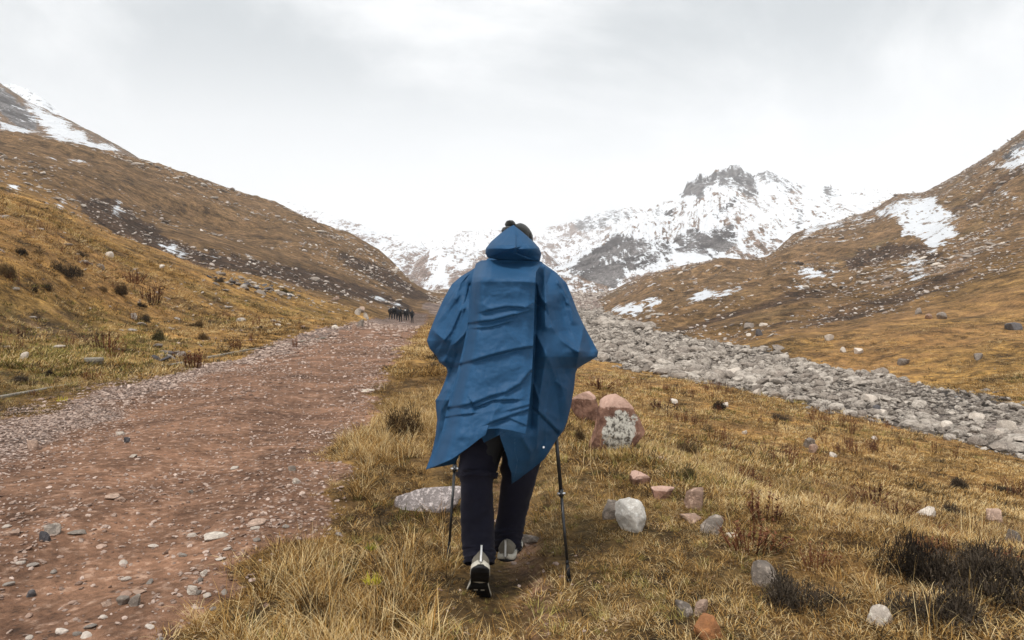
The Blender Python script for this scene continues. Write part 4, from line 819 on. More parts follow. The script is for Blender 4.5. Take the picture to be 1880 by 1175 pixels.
def crumple(px, py, s, a, seed):
    f = np.abs(fbm(px/s, py/(s*1.6), 2, seed)); g = np.abs(fbm((px+py)/(s*1.4), (py-px*.6)/(s*1.4), 2, seed+7)); return a*(np.minimum(f, .25)/.25+np.minimum(g, .25)/.25)*.5

def pack_lines(px, py, seed, n, box, amp):
    r_ = np.random.default_rng(seed); h = 0*px
    for k in range(n):
        x, y = r_.uniform(box[0], box[2]), r_.uniform(box[1], box[3]); a = r_.choice([-.25, .05, 1.2, 1.45, 1.7, 2.0])+r_.normal(0, .18); ln = r_.uniform(25, 90)
        p2 = (x+math.cos(a)*ln, y+math.sin(a)*ln); d, _s = line_d([(x, y), p2], px, py); h = h+r_.choice([-1, 1])*amp*r_.uniform(.4, 1)*np.exp(-d/r_.uniform(5, 13))
    return h
def b_wing(px, py):
    xl, xr = outline(XLP, py), outline(XRP, py); t = np.clip((px-xl)/np.maximum(xr-xl, 1), 0, 1); e = np.clip(1-np.abs(2*t-1)**1.45, 0, 1)
    top = np.interp(py, [470, 500, 540, 620, 700, 800, 888], [0.02, .10, .20, .24, .24, .23, .16])
    return top*1.35*e**0.8-0.10
def b_panel(px, py, u):
    return np.interp(py, [470, 482, 509, 517, 600, 700, 760, 862], [0.02, .055, .300, .322, .300, .310, .335, .400])-0.17*(1-sstep(0, .24, u))**1.6-0.015*sstep(.9, 1, u)+0.018*np.sin(u*math.pi)
def coons(T, B, Lf, R, nu, nv):
    """bilinear blended patch from four polylines in picture rows and columns"""
    def rs(P, n):
        P = np.array(P, float); d = np.r_[0, np.cumsum(np.hypot(*np.diff(P, axis=0).T))]; t = np.linspace(0, d[-1], n); return np.stack([np.interp(t, d, P[:, k]) for k in (0, 1)], -1)
    T, B, Lf, R = rs(T, nu), rs(B, nu), rs(Lf, nv), rs(R, nv); u = np.linspace(0, 1, nu)[None, :, None]; v = np.linspace(0, 1, nv)[:, None, None]
    return (1-v)*T[None]+v*B[None]+(1-u)*Lf[:, None]+u*R[:, None]-((1-u)*(1-v)*T[0]+u*(1-v)*T[-1]+(1-u)*v*B[0]+u*v*B[-1])
def gquads(r_, c_, off=0, flip=False):
    ii = np.arange(r_*c_).reshape(r_, c_)+off; q = np.stack([ii[:-1, :-1], ii[1:, :-1], ii[1:, 1:], ii[:-1, 1:]], -1).reshape(-1, 4); return q[:, ::-1] if flip else q
pv, pf, off = [], [], 0
def add_patch(V, flip=False):
    global off
    pv.append(V.reshape(-1, 3)); pf.append(gquads(V.shape[0], V.shape[1], off, flip)); off += V.shape[0]*V.shape[1]
# back panel draped over the rucksack
PT = [(874,484),(884,478),(940,477),(996,481)]
PB = [(782,862),(800,856),(830,843),(860,822),(880,806),(891,799),(895,788),(915,787),(940,791),(965,798)]
PL = [(874,484),(868,505),(864,530),(862,556),(858,600),(850,640),(838,690),(822,745),(812,790),(800,822),(782,862)]
PR = [(996,481),(984,500),(982,530),(980,600),(978,660),(974,720),(969,770),(965,798)]
G = coons(PT, PB, PL, PR, 110, 230); px_, py_ = G[..., 0], G[..., 1]; u = np.repeat(np.linspace(0, 1, 110)[None], 230, 0)
b_ = b_panel(px_, py_, u)+creases(px_, py_, CRP)*1.7+crumple(px_, py_, 34, .003, 5)+pack_lines(px_, py_, 41, 17, (845, 500, 975, 850), .0055)+0.0035*fbm(px_/16, py_/11, 3, 9)
add_patch(pw(px_, py_, HYD-b_))
# body and wings: one sheet from outline to outline
ys = np.linspace(470, 888, 240); us = np.linspace(0, 1, 190); us = 0.5-0.5*np.cos(us*math.pi)*0.35-0.65*(0.5-us)
hemy = lambda x: np.interp(x, [782, 800, 845, 872, 884, 893, 906, 919, 940, 975, 1000, 1021, 1036, 1098], [862, 850, 815, 790, 800, 830, 850, 871, 889, 862, 842, 808, 790, 790])
hemf = lambda x: np.interp(x, [782, 843, 850, 1000, 1036, 1098], [861, 852, 770, 770, 786, 790])
U, Yp = np.meshgrid(us, ys); xl, xr = outline(XLP, Yp), outline(XRP, Yp); px_ = xl+(xr-xl)*U
py_ = 470+(np.minimum(hemy(px_), 888)-470)*(Yp-470)/(888-470); xl, xr = outline(XLP, py_), outline(XRP, py_); px_ = xl+(xr-xl)*U
hm_ = hemy(px_); py_ = np.minimum(py_, hm_)
b_ = b_wing(px_, py_)+(creases(px_, py_, CRW)*2.3+creases(px_, py_, FAN)*1.0)*sstep(0, .07, np.minimum(U, 1-U)+.02)+crumple(px_, py_, 40, .005, 15)+pack_lines(px_, py_, 43, 22, (790, 490, 1090, 850), .009)+0.0035*fbm(px_/16, py_/13, 3, 19)-0.06*np.exp(-((px_-868)/9)**2-((py_-538)/18)**2)
Wb = pw(px_, py_, HYD-b_); add_patch(Wb)
# front half of the poncho, seen inside below the back hem
pyf = 470+(np.minimum(hemf(px_), 888)-470)*(Yp-470)/(888-470); xlf, xrf = outline(XLP, pyf), outline(XRP, pyf); pxf = xlf+(xrf-xlf)*U; bf = -0.10-(0.24+0.05*sstep(600, 880, py_))*np.clip(1-np.abs(2*U-1)**2.6, 0, 1)**0.6
Wf = pw(pxf, pyf, HYD-bf); add_patch(Wf, True)
# shoulder and neck closing strip between back and front
add_patch(np.stack([Wf[0], Wb[0]], 0), True)
poncho = hmesh('poncho', np.concatenate(pv), np.concatenate(pf), M_PON); tag(poncho, 'long blue nylon rain poncho with crisp folds and a pointed hem')
md = poncho.modifiers.new('cloth_thickness', 'SOLIDIFY'); md.thickness = 0.0022; md.offset = 0
# hood hanging on the head
HO = [(943,413),(962,428),(980,444),(990,455),(994,466),(991,480),(975,481),(958,482),(940,483),(922,480),(906,475),(895,473),(891,465),(892,456),(901,444),(918,429),(930,420)]
def resamp(P, n):
    P = np.array(P+[P[0]], float); d = np.r_[0, np.cumsum(np.hypot(*np.diff(P, axis=0).T))]; t = np.linspace(0, d[-1], n, endpoint=False); return np.stack([np.interp(t, d, P[:, k]) for k in (0, 1)], -1)
ol = resamp(HO, 120); cen = np.array([943.0, 455.0]); q = np.linspace(0, 1, 60)[:, None, None]; G = cen+(ol[None]-cen)*q
px_, py_ = G[..., 0], G[..., 1]; qq = np.repeat(q[..., 0], 120, 1)
prof = np.interp(py_, [412, 430, 450, 457, 470, 484], [0.00, .085, .185, .195, .11, .075])
HCR = [([(945,416),(946,440),(944,464)], .012, 4, 'r'), ([(949,434),(950,462)], -.020, 4, 'r'), ([(898,472),(916,466),(930,460),(945,456)], .018, 5, 's'), ([(950,466),(970,474),(985,479)], -.014, 5, 's'), ([(955,452),(966,447),(975,456),(968,466)], -.012, 5, 'r'),
       ([(943,414),(925,432),(908,448)], .006, 4, 'r'), ([(944,414),(965,434),(985,455)], .008, 4, 'r'), ([(943,414),(932,436),(920,450)], .004, 3, 'r'), ([(895,456),(920,452),(944,455)], .014, 7, 'g'), ([(944,413),(955,436),(962,446)], .005, 3, 'r')]
b_ = prof*np.clip(1-qq**2.6, 0, 1)**0.55+0.02+creases(px_, py_, HCR)*(1-qq**4)+crumple(px_, py_, 14, .005, 25)*(1-qq)
Vb = pw(px_, py_, HYD+.01-b_)
bf = 0.02-0.16*np.clip(1-qq**2.2, 0, 1)**0.6; Vf = pw(px_, py_, HYD+.01-bf)
def ringq(r_, c_, off, flip):
    i, j = np.meshgrid(np.arange(r_-1), np.arange(c_), indexing='ij'); j2 = (j+1) % c_; q = np.stack([i*c_+j, i*c_+j2, (i+1)*c_+j2, (i+1)*c_+j], -1).reshape(-1, 4)+off; return q[:, ::-1] if flip else q
hood = hmesh('hood', np.concatenate([Vb.reshape(-1, 3), Vf[:50].reshape(-1, 3)]), np.concatenate([ringq(60, 120, 0, True), ringq(50, 120, 7200, False)]), M_PON); 
hood.parent = poncho; tag(hood, 'pointed blue hood with a centre seam')
def disc(name, c, n, rad, mat, parent, th=0.002):
    bm = bmesh.new(); bmesh.ops.create_cone(bm, cap_ends=True, segments=14, radius1=rad, radius2=rad*.8, depth=th); me = bpy.data.meshes.new(name); bm.to_mesh(me); bm.free(); me.materials.append(mat)
    o = obj_me(name, me, parent); o.location = Vector(c)-HP; o.rotation_euler = Vector(n).to_track_quat('Z', 'Y').to_euler(); return o
sx_, sy_ = np.array([998.0]), np.array([821.0]); sb = b_wing(sx_, sy_)[0]
disc('snap_button', pw(sx_, sy_, HYD-sb-.012)[0], (0.2, -1, 0.1), .0065, M_SILV, poncho, .005)

# body: one continuous figure under the clothes
def skin_body(name, joints, bones, mat, parent, sub=2, loc=Vector((0, 0, 0)), root=0):
    me = bpy.data.meshes.new(name); me.from_pydata([j[:3] for j in joints], bones, []); me.update(); me.materials.append(mat)
    o = obj_me(name, me, parent); sm = o.modifiers.new('skin', 'SKIN'); sm.use_smooth_shade = True
    for i, j in enumerate(joints):
        r_ = j[3]; me.skin_vertices[0].data[i].radius = r_ if isinstance(r_, tuple) else (r_, r_)
    me.skin_vertices[0].data[root].use_root = True
    ss = o.modifiers.new('round', 'SUBSURF'); ss.levels = sub; ss.render_levels = sub; return o
def H(px, py, dy): v = pw(np.array([float(px)]), np.array([float(py)]), HYD+dy)[0]; return tuple(Vector(v)-HP)
J = [(*H(940,745,.03), (.13,.10)), (*H(940,660,.06), (.12,.09)), (*H(942,560,.08), (.15,.10)), (*H(942,500,.09), (.10,.07)), (*H(943,476,.10), .055), (*H(944,448,.12), (.075,.085)), (*H(944,428,.12), (.065,.07)),   # 0-6 trunk, neck, head
     (*H(885,535,.14), .05), (*H(850,610,.16), .038), (*H(862,690,.34), .032), (*H(868,688,.38), .028),                                # 7-10 left arm
     (*H(998,535,.14), .05), (*H(1036,610,.16), .038), (*H(1022,690,.32), .032), (*H(1018,688,.35), .028),                             # 11-14 right arm
     (*H(905,790,.02), .085), (*H(880,880,.02), .062), (*H(877,985,.00), .048), (*H(880,1035,-.08), .036),                               # 15-18 left leg
     (*H(962,790,.06), .085), (*H(952,880,.16), .062), (*H(932,965,.22), .046), (*H(930,1005,.24), .036)]                                # 19-22 right leg
body = skin_body('body', J, [(0,1),(1,2),(2,3),(3,4),(4,5),(5,6),(3,7),(7,8),(8,9),(9,10),(3,11),(11,12),(12,13),(13,14),(0,15),(15,16),(16,17),(17,18),(0,19),(19,20),(20,21),(21,22)], M_JKT, hiker)
for sgn, (hx, hy, hd) in ((-1, (866,688,.40)), (1, (1019,688,.37))):      # hands closed round the grips, inside the poncho
    c = Vector(H(hx, hy, hd)); js = [(*c, (.038, .022)), (*(c+Vector((0, .035, 0))), (.036, .02))]; bs = [(0, 1)]
    for k in range(4):
        b0 = len(js); z_ = .030-.02*k; l_ = (.024, .027, .025, .020)[k]
        js += [(*(c+Vector((sgn*.004, .052, z_))), .0095), (*(c+Vector((-sgn*.016, .052+l_*.6, z_-.003))), .009), (*(c+Vector((-sgn*.034, .045, z_-.006))), .0085)]; bs += [(1, b0), (b0, b0+1), (b0+1, b0+2)]
    b0 = len(js); js += [(*(c+Vector((-sgn*.022, .004, .030))), .011), (*(c+Vector((-sgn*.034, .026, .036))), .0095)]; bs += [(0, b0), (b0, b0+1)]
    skin_body('hand', js, bs, M_SKIN, hiker, 1)

# trousers: two baggy legs and a seat as one garment
def leg_tube(spine, nseg=36, rows=90, seed=0):
    S = np.array(spine, float); t = np.linspace(0, 1, rows); k = np.linspace(0, 1, len(S)); A = np.stack([np.interp(t, k, S[:, i]) for i in range(5)], 1)
    for i in range(5): A[:, i] = smooth_cols(A[None, :, i], 2.5)[0]
    th = np.linspace(0, 2*math.pi, nseg, endpoint=False); T, TH = np.meshgrid(A[:, 1], th, indexing='ij')
    bunch = sstep(A[-1, 1]-70, A[-1, 1]-10, T)
    w = 1+0.07*fbm(TH*1.3+seed, T/22, 3, seed)+0.05*(1-2*np.abs(fbm(TH*0.9+T/60, T/26+seed, 2, seed+31)))+bunch*0.26*np.abs(fbm(TH*1.2+T/30, T/9, 2, seed+4))
    px_ = A[:, 0:1]+np.cos(TH)*A[:, 2:3]*w; dy = A[:, 4:5]+np.sin(TH)*A[:, 3:4]*w; py_ = np.repeat(A[:, 1:2], nseg, 1)+np.sin(TH)*4*bunch+bunch*3*fbm(TH*1.1, T/8, 2, seed+9)
    return pw(px_, py_, HYD+dy)
LL = [(903,770,46,.09,.06),(886,820,42,.09,.04),(876,865,34,.085,.02),(876,882,29,.075,.02),(875,920,30,.075,.02),(876,960,30,.072,.01),(878,1000,29,.068,-.02),(880,1020,27,.066,-.05),(880,1036,23,.060,-.06)]
RL = [(955,770,42,.09,.10),(958,830,37,.09,.13),(952,880,32,.085,.16),(944,920,28,.078,.19),(937,960,26,.070,.215),(932,985,25,.068,.22),(931,1003,24,.066,.225),(930,1013,20,.060,.235)]
va, vb = leg_tube(LL, seed=3), leg_tube(RL, seed=8); nr, ns = va.shape[:2]
tro = hmesh('trousers', np.concatenate([va.reshape(-1, 3), vb.reshape(-1, 3)]), np.concatenate([ringq(nr, ns, 0, False), ringq(nr, ns, nr*ns, False)]), M_TRO); tag(tro, 'baggy dark navy trousers bunched over the shoes')
# side pocket flap on the thigh
pk = leg_tube([(877,866,34,.09,.02),(876,872,35,.092,.02),(876,880,32,.088,.02)], rows=8, seed=5); hmesh('cuff_band', pk.reshape(-1, 3), ringq(8, 36, 0, False), M_TRO, tro)

# shoes, built lying flat (heel at y=0, toe at y=0.285) and then set on the foot
def loft(rings): R = np.array(rings, float); return R.reshape(-1, 3), R.shape[0], R.shape[1]
def shoe(parent, M4, seed):
    st = np.linspace(0, 1, 26); Ls = 0.30
    hw = 1.18*np.interp(st, [0, .03, .08, .25, .42, .60, .75, .88, .96, 1], [.012, .026, .034, .036, .031, .042, .047, .040, .024, .008])
    cx = np.interp(st, [0, .3, .6, 1], [0, 0, .004, -.006])*(1 if seed else -1)
    tp = 1.1*np.interp(st, [0, .1, .3, .42, .6, .8, .93, 1], [.092, .100, .092, .088, .066, .050, .040, .024]); tspr = np.interp(st, [0, .05, .7, 1], [.006, 0, 0, .016])
    def part(name, f, mat, label=None):
        rings = []
        for i, s_ in enumerate(st): rings.append([(cx[i]+X, s_*Ls, Z) for X, Z in f(i)])
        V, r_, c_ = loft(rings); q = ringq(r_, c_, 0, False); cap = [V[:c_].mean(0), V[-c_:].mean(0)]; V = np.concatenate([V, cap]); T = [[r_*c_, (j+1) % c_, j, j] for j in range(c_)]+[[r_*c_+1, (r_-1)*c_+j, (r_-1)*c_+(j+1) % c_, (r_-1)*c_+(j+1) % c_] for j in range(c_)]
        V2 = np.array([(M4@Vector(v)) for v in V]); me = bpy.data.meshes.new(name); me.from_pydata((V2-np.array(HP)).tolist(), [], [list(dict.fromkeys(a)) for a in np.concatenate([q, np.array(T)]).tolist()]); me.polygons.foreach_set('use_smooth', [True]*len(me.polygons)); me.materials.append(mat); me.update()
        o = obj_me(name, me, parent); 
        if label: tag(o, label)
        return o
    def sole(i):
        w = hw[i]*1.06; lug = .005 if (i % 3) else 0; z0 = tspr[i]; arch = .009*math.exp(-((st[i]-.40)/.06)**2)
        return [(-w, z0+.018), (-w, z0+.003+lug), (-w*.8, z0+lug+arch), (0, z0+lug+arch*1.3), (w*.8, z0+lug+arch), (w, z0+.003+lug), (w, z0+.018), (0, z0+.020)]
    def mid(i):
        w = hw[i]*1.09+.001; z0 = tspr[i]; h_ = np.interp(st[i], [0, .1, .4, .7, 1], [.040, .036, .030, .028, .030])
        return [(-w*.98, z0+.014), (-w, z0+.022), (-w*.97, z0+h_), (-w*.8, z0+h_+.002), (w*.8, z0+h_+.002), (w*.97, z0+h_), (w, z0+.022), (w*.98, z0+.014)]
    def upper(i):
        w = hw[i]; t_ = tp[i]; n_ = 16; r = []
        for k in range(n_):
            a = 2*math.pi*k/n_; r.append((w*math.cos(a)*(1.0 if math.sin(a) < .2 else .92-.25*max(0, math.sin(a)-.3)), .022+(t_-.022)*(.5+.5*math.sin(a))+tspr[i]*.6))
        return r
    so = part('sole', sole, M_SOLE, 'black lugged rubber sole'); part('midsole', mid, M_CREAM); part('upper', upper, M_UPPER)
    def strip(name, pts, w, mat, th=.003, lab=None):
        V, Fq = [], []
        for (x, y, z, nx, ny, nz) in pts:
            for sx in (-1, 1): V.append((x+sx*w, y, z)); V.append((x+sx*w+nx*th, y+ny*th, z+nz*th))
        for i in range(len(pts)-1):
            a = i*4; Fq += [[a+1, a+3, a+7, a+5], [a, a+1, a+5, a+4], [a+2, a+6, a+7, a+3]]
        V2 = np.array([M4@Vector(v) for v in V]); me = bpy.data.meshes.new(name); me.from_pydata((V2-np.array(HP)).tolist(), [], Fq); me.materials.append(mat); me.update(); return obj_me(name, me, parent)
    strip('heel_tab', [(0, -.004, .034, 0, -1, 0), (0, -.003, .060, 0, -1, 0), (0.001, -.002, .088, 0, -1, .1), (.001, -.006, .108, 0, -1, .2), (.001, -.012, .118, 0, -1, .6)], .0045, M_WHITE)
    for sx in (-1, 1): strip('tread_lug', [(sx*.016, .150, -.001, 0, 0, -1), (sx*.016, .158, -.001, 0, 0, -1)], .009, M_CREAM, .003)
    for sx in (-1, 1): strip('side_strap', [(sx*.036, .10, .030, sx, 0, 0), (sx*.037, .112, .055, sx, 0, 0), (sx*.028, .12, .078, sx, 0, .3)], .004, M_WHITE, .004)
# rear shoe: toe on the ground, heel lifted, sole towards the camera; forward shoe flat
toeL = Vector((-.168, 3.40, 0)); gzL = float(ground_z(toeL.x, toeL.y+.0)[0])
shL = empty('shoe'); shL.parent = hiker; shL.location = (0, 0, 0); tag(shL, 'trail shoe with the heel lifted, showing its black sole')
heel_t = Vector(pw(np.array([881.0]), np.array([1040.0]), 3.43)[0]); toe_t = Vector(pw(np.array([873.0]), np.array([1094.0]), 3.47)[0])
dv_ = (toe_t-heel_t).normalized(); 
def frame(origin, fwd, up):
    f = fwd.normalized(); s_ = f.cross(up).normalized(); u_ = s_.cross(f); return Matrix(((s_.x, f.x, u_.x, origin.x), (s_.y, f.y, u_.y, origin.y), (s_.z, f.z, u_.z, origin.z), (0, 0, 0, 1)))
pitch = math.radians(-56); fw = Vector((-.06, math.cos(pitch), math.sin(pitch))).normalized()
org = Vector(pw(np.array([882.0]), np.array([1044.0]), 3.40)[0]); shoe(shL, frame(org-Vector((0, 0, 0)), fw, Vector((0, .85, .6))), 0)
shR = empty('shoe'); shR.parent = hiker; shR.location = (0, 0, 0); tag(shR, 'trail shoe standing flat on the path, seen from the heel')
orgR = Vector(pw(np.array([928.0]), np.array([1034.0]), 3.70)[0]); gzR = float(ground_z(orgR.x, orgR.y+.1)[0]); shoe(shR, frame(orgR, Vector((.14, 1, 0)), Vector((0, 0, 1))), 1)
print('rear toe z', (org+fw*.285).z, gzL, 'front shoe z', orgR.z, gzR)

# black wool hat with a bobble and ear flap
hat = empty('hat'); hat.parent = hiker; tag(hat, 'black knitted hat with a bobble showing above the hood')
def blob(name, c, rad, mat, parent, seed, sub=4, am=.05):
    V, Fc = ICO[sub]; V = V*(1+am*n3(V, 3.0, seed)+am*.5*n3(V, 9.0, seed+2))[:, None]*np.array(rad)[None]; V = V+np.array(c)-np.array(HP)
    return mesh_np(name, V, Fc, mat, parent)
P1 = lambda x, y, d: pw(np.array([float(x)]), np.array([float(y)]), HYD+d)[0]
blob('knitted_cap', P1(954,441,.10), (.068,.085,.083), M_HAT, hat, 3); blob('bobble', P1(937,412,.05), (.026,.026,.021), M_HAT, hat, 5, am=.10); blob('rolled_brim', P1(936,424,.05), (.040,.05,.024), M_HAT, hat, 8, am=.12); blob('ear_flap', P1(973,437,.06), (.013,.03,.030), M_HAT, hat, 9)

# trekking poles held under the poncho
def tube(a, b, r0, r1, seg=14):
    a, b = Vector(a), Vector(b); d = (b-a).normalized(); s_ = d.orthogonal().normalized(); t_ = d.cross(s_); V = []
    for P, r_ in ((a, r0), (b, r1)):
        for k in range(seg): an = 2*math.pi*k/seg; V.append(P+s_*math.cos(an)*r_+t_*math.sin(an)*r_)
    Fq = [[k, (k+1) % seg, seg+(k+1) % seg, seg+k] for k in range(seg)]+[list(range(seg))[::-1], list(range(seg, 2*seg))]; return V, Fq
def tube_obj(name, segs, mat, parent, o0):
    V, Fq = [], []
    for s_ in segs:
        v, f = tube(*s_); k = len(V); V += [tuple(x-o0) for x in v]; Fq += [[i+k for i in g] for g in f]
    me = bpy.data.meshes.new(name); me.from_pydata(V, [], Fq); me.materials.append(mat); me.update()
    for p in me.polygons: p.use_smooth = len(p.vertices) == 4
    return obj_me(name, me, parent)
def pole(top, clampf, tip, label):
    top, tip = Vector(top), Vector(tip); e = empty('trekking_pole', tip); tag(e, label, 'trekking pole'); d = top-tip; P = lambda f: tip+d*f
    tube_obj('upper_tube', [(P(clampf), P(.90), .0095, .0095)], M_POLE, e, tip); tube_obj('lower_tube', [(P(.09), P(clampf), .0070, .0075)], M_POLE, e, tip)
    tube_obj('grip', [(P(.89), P(.93), .013, .017), (P(.93), P(.98), .016, .015), (P(.98), P(1.0), .018, .012)], M_SOLE, e, tip)
    tube_obj('rubber_tip', [(P(0), P(.012), .010, .0115), (P(.012), P(.075), .0112, .0085), (P(.075), P(.095), .0085, .0075)], M_SOLE, e, tip)
    ck = tube_obj('locking_clamp', [(P(clampf-.022), P(clampf+.012), .0125, .0125)], M_POLE, e, tip); c = P(clampf-.006)
    tube_obj('clamp_screw', [(c+Vector((-.020, -.004, 0)), c+Vector((.020, -.004, 0)), .0065, .0065)], M_SILV, ck, tip); return e
tl = hit(822.5, 1034); tr = hit(1044.5, 1069)
def along(px, py, px2, py2, tip, lean, hgt):
    """pole from its tip through a second sight line; lean is how far forward the grip stands"""
    Y = tip.y+lean*.5; b = Vector(pw(np.array([float(px2)]), np.array([float(py2)]), Y)[0]); k = hgt/(b.z-tip.z); return tip+(b-tip)*k
topL = along(0, 0, 834, 870, tl, .36, 1.00); topR = along(0, 0, 1022, 812, tr, .34, 1.00)
pole(topL, .455, tl+Vector((0, 0, .004)), 'black trekking pole planted left of the hiker beside the long slab'); pole(topR, .405, tr+Vector((0, 0, .004)), 'black trekking pole planted in the grass right of the hiker')

# ------------------------------------------------------------------ walkers far down the road
WKM = [M_JKT, cloth_mat('dark_brown_coat', (0.022,0.015,0.012), .8, 300), cloth_mat('dark_navy_coat', (0.012,0.015,0.028), .8, 300), cloth_mat('dark_grey_coat', (0.03,0.03,0.032), .8, 300)]
def walker(seed, mat, white):
    s = (seed*37 % 10)/10-.5; J = [(0,0,.95,(.14,.12)), (0,0,1.18,(.15,.11)), (0,.02,1.42,(.17,.11)), (0,.02,1.53,.06), (0,.03,1.66,(.095,.10)), (-.20,.02,1.40,.06), (-.27,.0,1.14,.055), (-.24,.12,.92,.045), (.20,.02,1.40,.06), (.27,.0,1.14,.055), (.25,-.08,.92,.045),
        (-.10,.0,.80,.09), (-.11,.12+.1*s,.46,.065), (-.11,-.06+.2*s,.10,.05), (-.11,.08+.2*s,.05,.045), (.10,.0,.80,.09), (.11,.03-.1*s,.46,.065), (.11,.12-.2*s,.10,.05), (.11,.25-.2*s,.05,.045)]
    return J
def make_walker(k):
    e = empty('person'); me = bpy.data.meshes.new('body'); J = walker(k, None, 0); E = [(0,1),(1,2),(2,3),(3,4),(2,5),(5,6),(6,7),(2,8),(8,9),(9,10),(0,11),(11,12),(12,13),(13,14),(0,15),(15,16),(16,17),(17,18)]
    b = skin_body('body', J, E, M_JKT, e, 1)
    V, Fc = ICO[2]; pk = mesh_np('backpack', V*np.array([.15,.12,.24])+np.array([0,-.17,1.22]), Fc, M_JKT, e)
    V, Fc = ICO[2]; Vc = V*np.array([.21,.15,.34])+np.array([0,0,1.05]); Vc[:, 2] -= 0.04; ct = mesh_np('coat', Vc, Fc, WKM[(k*3+1) % 4], e)
    if k in (1, 5): V, Fc = ICO[1]; hd = mesh_np('white_hood_trim' if k == 1 else 'white_bag', V*np.array([.13,.06,.16])+np.array([.05,-.16,1.50 if k == 1 else 1.38]), Fc, M_WHITE, e)
    return e
WK = [(716.5,586,'leftmost of the distant walkers, in a dark jacket'),(722,585,'distant walker in a dark coat, second from the left of the group'),(726.5,586,'distant walker in black with a pale collar in the middle of the left cluster'),(731,588,'distant walker in dark clothing just behind the front of the left cluster'),
      (735.5,591,'distant walker with bare shins at the right end of the left cluster'),(743.5,588,'distant walker in a wide dark coat beside the gap in the group'),(748.5,588,'distant walker in black with a white bag over the shoulder'),(756.5,593,'rightmost distant walker in a dark brown knee length coat')]
for k, (px, py, lb) in enumerate(WK):
    e = make_walker(k); p = hit(px, py+.6); Y = p.y; e.location = p; s = (24.5*Y/F)/1.75; s = min(max(s, .85), 1.25); e.scale = (s*1.05, s, s*(.95+.1*((k*7) % 5)/5)); e.rotation_euler = (0, 0, .3*(((k*13) % 7)/7-.5)); tag(e, lb, 'person', 'walkers far down the road')
    print('walker', k, tuple(round(v, 1) for v in p), round(s, 2))

# ------------------------------------------------------------------ single stones with a look of their own
def hero_rock(name, x0, y0, x1, y1, mat, label, seed, cat='rock', depth=0.8, sub=4, cuts=11, rough=.09, bury=.38, flat=False, rot=0.0, lich=False, shp=(0.34, .72)):
    """stone whose visible outline spans the given columns and rows of the photograph, standing on the ground there"""
    cx = (x0+x1)/2; p = hit(cx, y1-(y1-y0)*(.25 if flat else .12)); w = (x1-x0)/F*p.y; h = (y1-y0)/F*p.y
    if flat: dep = h*p.y/EYE*0.8; dep = min(dep, w*1.1); hh = max(h-dep*EYE/p.y, h*.35)
    else: dep = w*depth; hh = h
    V, Fc = rock_shape(seed, sub, (1, 1, 1), cuts, rough, shp); V[:, 0] += .25*V[:, 2]*math.sin(seed*1.7); V = V/np.abs(V).max(0); V[:, 2] = np.where(V[:, 2] > .55, .55+(V[:, 2]-.55)*.45, V[:, 2])/.752; zt = hh/(1-bury)/1.0
    V = V*np.array([w/2, dep/2, zt/2]); 
    me = data_mesh(name, V, Fc, mat, sub > 3); o = obj_me(name, me); o.location = (p.x, p.y+dep*.30, p.z+zt*(.5-bury)); o.rotation_euler = (0, rot, 0)
    if mat is M_RED: fattr(me, 'crust', sstep(.35, .8, V[:, 2]/(zt/2))*.95)
    if lich:
        zz = V[:, 2]/(zt/2); xx = V[:, 0]/(w/2); fattr(me, 'lichen', np.clip(1.25-np.sqrt(((xx-.10)/.62)**2+((zz+.15)/.9)**2)*.85, 0, 1)*sstep(.75, .45, zz)*sstep(.1, -.1, V[:, 1]/(dep/2))*.95)
    return tag(o, label, cat)
